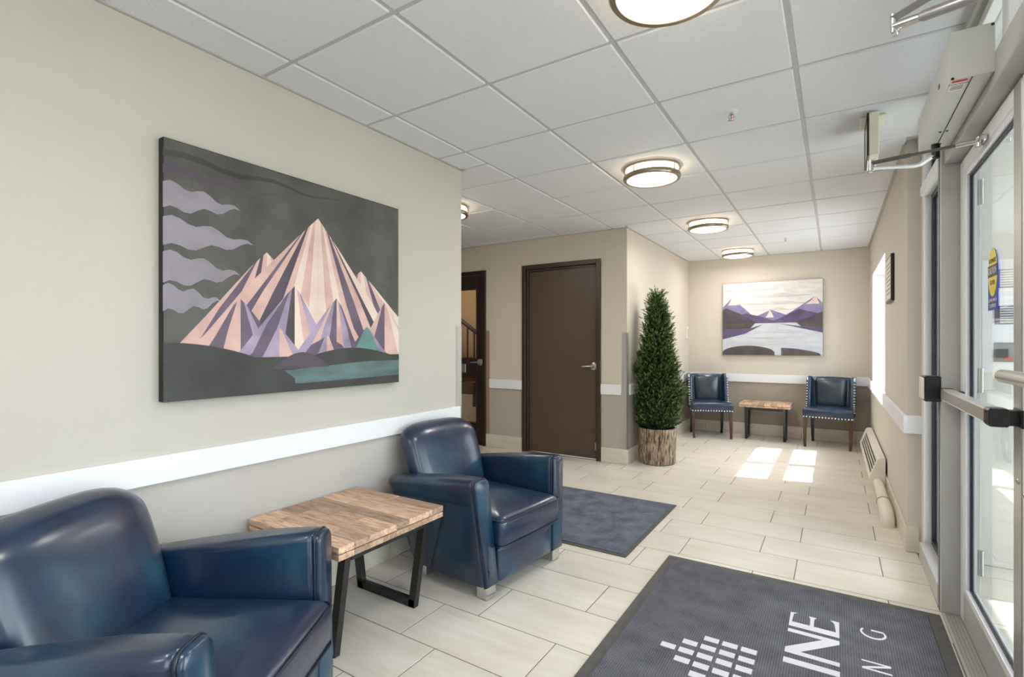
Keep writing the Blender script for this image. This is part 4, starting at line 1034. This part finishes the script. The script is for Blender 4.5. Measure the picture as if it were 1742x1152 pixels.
# baseboard heater with pipe
t = thing('baseboard_heater', 'cream slotted baseboard heater under the alcove window', 'heater', (RX, 5.25, .001))
prof = [(-.013, .035), (-.085, .035), (-.118, .075), (-.122, .13), (-.066, .282), (-.045, .298), (-.013, .298)]
def section(y, k=1.0, dz=0): return [(-.013+(x+.013)*k, y, .035+(z-.035)*(k if k < 1 else 1)+dz) for x, z in prof]
MB().loft([section(0, .97), section(.012), section(1.72), section(1.732, .97)]).build('cover', M_cream, t)
MB().loft([[(x-.004 if x < -.02 else x, 1.74, z+(.004 if z > .2 else 0)) for x, z in prof], [(x-.004 if x < -.02 else x, 1.86, z+(.004 if z > .2 else 0)) for x, z in prof], [(-.013+(x+.013)*.8, 1.91, z*.93) for x, z in prof]]).build('end_cap', M_cream, t)
g = MB()
for r in range(4):
    f = .16+.20*r; 
    for k in range(50):
        y = .07+k*.0325; 
        a = Vector((-.122, 0, .13)).lerp(Vector((-.066, 0, .282)), f); b2 = Vector((-.122, 0, .13)).lerp(Vector((-.066, 0, .282)), f+.13); nrm = Vector((-.94, 0, .345))*.0012
        g.add([(a.x+nrm.x, y, a.z+nrm.z), (a.x+nrm.x, y+.021, a.z+nrm.z), (b2.x+nrm.x, y+.021, b2.z+nrm.z), (b2.x+nrm.x, y, b2.z+nrm.z)], [(0,1,2,3)])
tag(g.build('grille_slot', M_slot, t), kind='stuff')
m = MB(); m.loft([[(x*1.004, -.002, z*1.0) for x, z in prof], [(x*1.004, .004, z) for x, z in prof]]); m.build('end_plate', M_cream, t)
p = MB().tube([(-.062, 0, .095), (-.062, -.40, .082), (-.062, -.58, .074)], .036, 18).build('pipe', M_creamp, t, 40)
MB().tube([(-.062, -.56, .075), (-.062, -.62, .074), (-.062, -.80, .064), (-.062, -.86, .050), (-.062, -.885, .02), (-.062, -.885, .0)], [.042, .043, .043, .043, .042, .042], 18).build('pipe_elbow', M_creamp, p, 40)
MB().tube([(-.062, -.555, .0755), (-.062, -.563, .075)], .0445, 18).build('pipe_collar', M_slot, p, 40)

# ---------------------------------------------------------------- door operator, arms, sign, latch
def operator(label, y0, y1, full):
    t = thing('door_operator', label, 'door operator', (FX+.012, 0, 0), 0, 'automatic door operators')
    MB().box(-.108, -.0005, y0, y1, 2.135, 2.289, .003).build('housing', M_opgrey, t)
    MB().box(-.055, -.052, y0+.004, y1-.004, 2.1335, 2.1352).build('cover_seam', M_black, t)
    e = MB().box(-.110, -.0005, y0-.003, y0-.0001, 2.133, 2.291).build('end_plate', M_opgrey, t)
    for x, z in ((-.104, 2.137), (-.006, 2.285)): MB().tube([(x, y0-.006, z), (x, y0-.003, z)], [.003, .005], 8).build('screw', M_blackp, e)
    return t
op = operator('grey automatic door operator box above the far glass door', 2.191, 2.965, True)
lb = MB().box(-.104, -.062, 2.20, 2.285, 2.1338, 2.1351).build('maker_label', M_paper, op)
MB().box(-.103, -.063, 2.201, 2.216, 2.1332, 2.1339).build('label_band', M_red, lb)
text('lettering', 'Norton', .017, M_blue, lb, Matrix.Translation((-.083, 2.231, 2.1334)) @ Matrix(((1,0,0,0),(0,-1,0,0),(0,0,-1,0),(0,0,0,1))) , .0002)
for k in range(3): MB().box(-.099, -.067, 2.248+k*.011, 2.252+k*.011, 2.1332, 2.1339).build('label_line', M_ink, lb)
for x, y in ((-.066, 2.70), (-.045, 2.70), (-.045, 2.86)): MB().cyl((x, y, 2.1325), (x, y, 2.1352), .005, 10).build('screw', M_blackp, op)
MB().box(-.11, -.105, 2.40, 2.42, 2.20, 2.215, .001).build('latch_screw', M_blackp, op)
ox = FX+.012
MB().cyl((.372-ox, 2.86, 2.136), (.372-ox, 2.86, 2.075), .016, 16).build('spindle', M_blackp, op, 40)
q = [(.376-ox, 2.862, 2.094), (.356-ox, 2.857, 2.082), (.318-ox, 2.852, 2.056), (.298-ox, 2.850, 2.052), (.139-ox, 2.83, 2.066)]
a_ = MB().tube(q, [.013, .013, .012, .011, .010], 4, flat=.8).build('main_arm', M_white, op)
el = Vector((.139-ox, 2.83, 2.088)); re = Vector((.468-ox, 2.60, 2.042)); mid = el.lerp(re, .40)
MB().tube([el, mid], .0095, 12).build('rod_sleeve', M_armd, op, 40)
MB().tube([mid, re], .0062, 12).build('forearm_rod', M_armd, op, 40)
m = MB().cyl(el+Vector((0,0,-.034)), el+Vector((0,0,.012)), .013, 14); m.cyl(el+Vector((0,0,-.040)), el+Vector((0,0,-.03)), .008, 8); m.build('elbow_joint', M_chrome, op, 40)
m = MB().cyl(re+Vector((0,0,-.022)), re+Vector((0,0,.014)), .011, 12); m.tube([re.lerp(el, .18), re], .0105, 10); m.box(re.x-.006, DXf-ox-.001, re.y-.04, re.y+.05, re.z-.010, re.z+.012, .003); m.build('door_bracket', M_chrome, op, 40)
op2 = operator('second automatic door operator, only its arm shows at the top edge', .98, 1.728, True)
el = Vector((.148-ox, 1.83, 2.182)); d_ = (Vector((.468-ox, 1.47, 2.045))-el)
MB().tube([el+d_*.16, el+d_*.18, el+d_], [.011, .0145, .0145], 14).build('forearm_rod', M_armg, op2, 40)
MB().tube([el+Vector((-.004, .004, .026)), el+Vector((.0, 0, .026)), Vector((.330-ox, 1.50, 2.124))], [.012, .0145, .0135], 4, flat=.9).build('main_arm', M_armg, op2)
MB().cyl((.330-ox, 1.50, 2.136), (.330-ox, 1.50, 2.108), .016, 16).build('spindle', M_blackp, op2, 40)
m = MB().cyl(el+Vector((0,0,-.018)), el+Vector((0,0,.034)), .012, 14); m.cyl(el+Vector((0,0,-.028)), el+Vector((0,0,-.016)), .008, 8); m.tube([el, el+d_*.17], [.013, .0115], 12); m.build('elbow_joint', M_chrome, op2, 40)
MB().box(.462-ox, DXf-ox-.001, 1.42, 1.52, 2.034, 2.058, .003).build('door_bracket', M_alud, op2)

# exit sign hung from the ceiling, seen edge on
t = thing('exit_sign', 'ivory ceiling hung exit sign seen edge on near the door arm', 'sign', (.168, 3.36, CEIL))
MB().box(-.05, .06, -.06, .09, -.012, -.0015, .003).build('canopy', M_signw, t)
MB().box(-.018, .026, -.135, .14, -.235, -.012, .004).build('housing', M_signw, t)
MB().box(-.024, -.018, -.125, .13, -.225, -.022, .002).build('sign_face', basic('dark green sign glass', rgb(70,92,86), .12), t)
m = MB()
for b in ((-.026, -.018, -.135, -.125, -.235, -.012), (-.026, -.018, .13, .14, -.235, -.012), (-.026, -.018, -.125, .13, -.235, -.225), (-.026, -.018, -.125, .13, -.022, -.012)): m.box(*b)
m.build('face_frame', M_blackp, t)
# black latch keeper on the mullion
t = thing('latch_keeper', 'black latch keeper box with ivory face on the mullion', 'latch', (FX, 3.06, 1.05))
MB().box(-.060, -.0015, .012, .12, -.060, .060, .003).build('housing', M_blackp, t)
MB().box(-.070, -.060, .016, .116, -.050, .052, .003).build('face_plate', M_signw, t)

# ---------------------------------------------------------------- vestibule: entry panel, outer facade
t = thing('entry_panel', 'white vestibule entry panel with two directories and a display', 'entry panel', (.70, 3.89, 1.10))
MB().box(0, .50, -.035, -.0005, 0, .64, .006).build('panel', M_white, t)
for i, (z0, z1) in enumerate(((.475, .58), (.272, .375))):
    dr = MB().box(.058, .44, -.042, -.034, z0, z1, .002).build('directory', M_ink if i == 0 else M_dk, t)
    for c in range(3):
        for r in range(7): MB().box(.078+c*.12, .165+c*.12, -.0435, -.0418, z0+.008+r*.0135, z0+.016+r*.0135).build('name_strip', M_paper, dr)
s = MB().box(.055, .30, -.042, -.034, .062, .17, .002).build('display', M_scrgreen, t)
MB().box(.10, .135, -.0435, -.0418, .072, .088).build('button', M_red, s); MB().box(.15, .185, -.0435, -.0418, .072, .088).build('button', M_paper, s)
# outer glazing
nw = struct(thing('window_4', 'outer vestibule glazing facing the street', 'window'), None, None)
for y0, y1, z0, z1 in ((.9, .98, 0, CEIL), (3.81, 3.89, 0, CEIL), (2.35, 2.43, 0, CEIL), (.98, 2.35, 0, .12), (2.43, 3.81, 0, .12), (.98, 2.35, 2.1, 2.2), (2.43, 3.81, 2.1, 2.2), (.98, 2.35, CEIL-.06, CEIL), (2.43, 3.81, CEIL-.06, CEIL)):
    MB().box(2.38, 2.46, y0, y1, z0, z1).build('window_frame', M_alul, nw)
for y0, y1 in ((.98, 2.35), (2.43, 3.81)):
    for z0, z1 in ((.12, 2.1), (2.2, CEIL-.06)): MB().box(2.417, 2.423, y0, y1, z0, z1).build('pane', M_glass, nw)

# sky portals help the sky light find the openings
def portal(x, y, z, sx, sy, rot):
    l = bpy.data.lights.new('sky_portal', 'AREA'); l.shape = 'RECTANGLE'; l.size = sx; l.size_y = sy; l.cycles.is_portal = True
    o = bpy.data.objects.new('sky_portal', l); C.objects.link(o); o.location = (x, y, z); o.rotation_euler = rot
portal(.62, 6.35, 1.4, 1.3, 1.6, (0, PI/2, 0))
portal(2.48, 2.4, 1.2, 2.4, 2.8, (0, PI/2, 0))
portal(.57, -1.35, 1.3, 2.0, 1.7, (0, PI/2, 0))
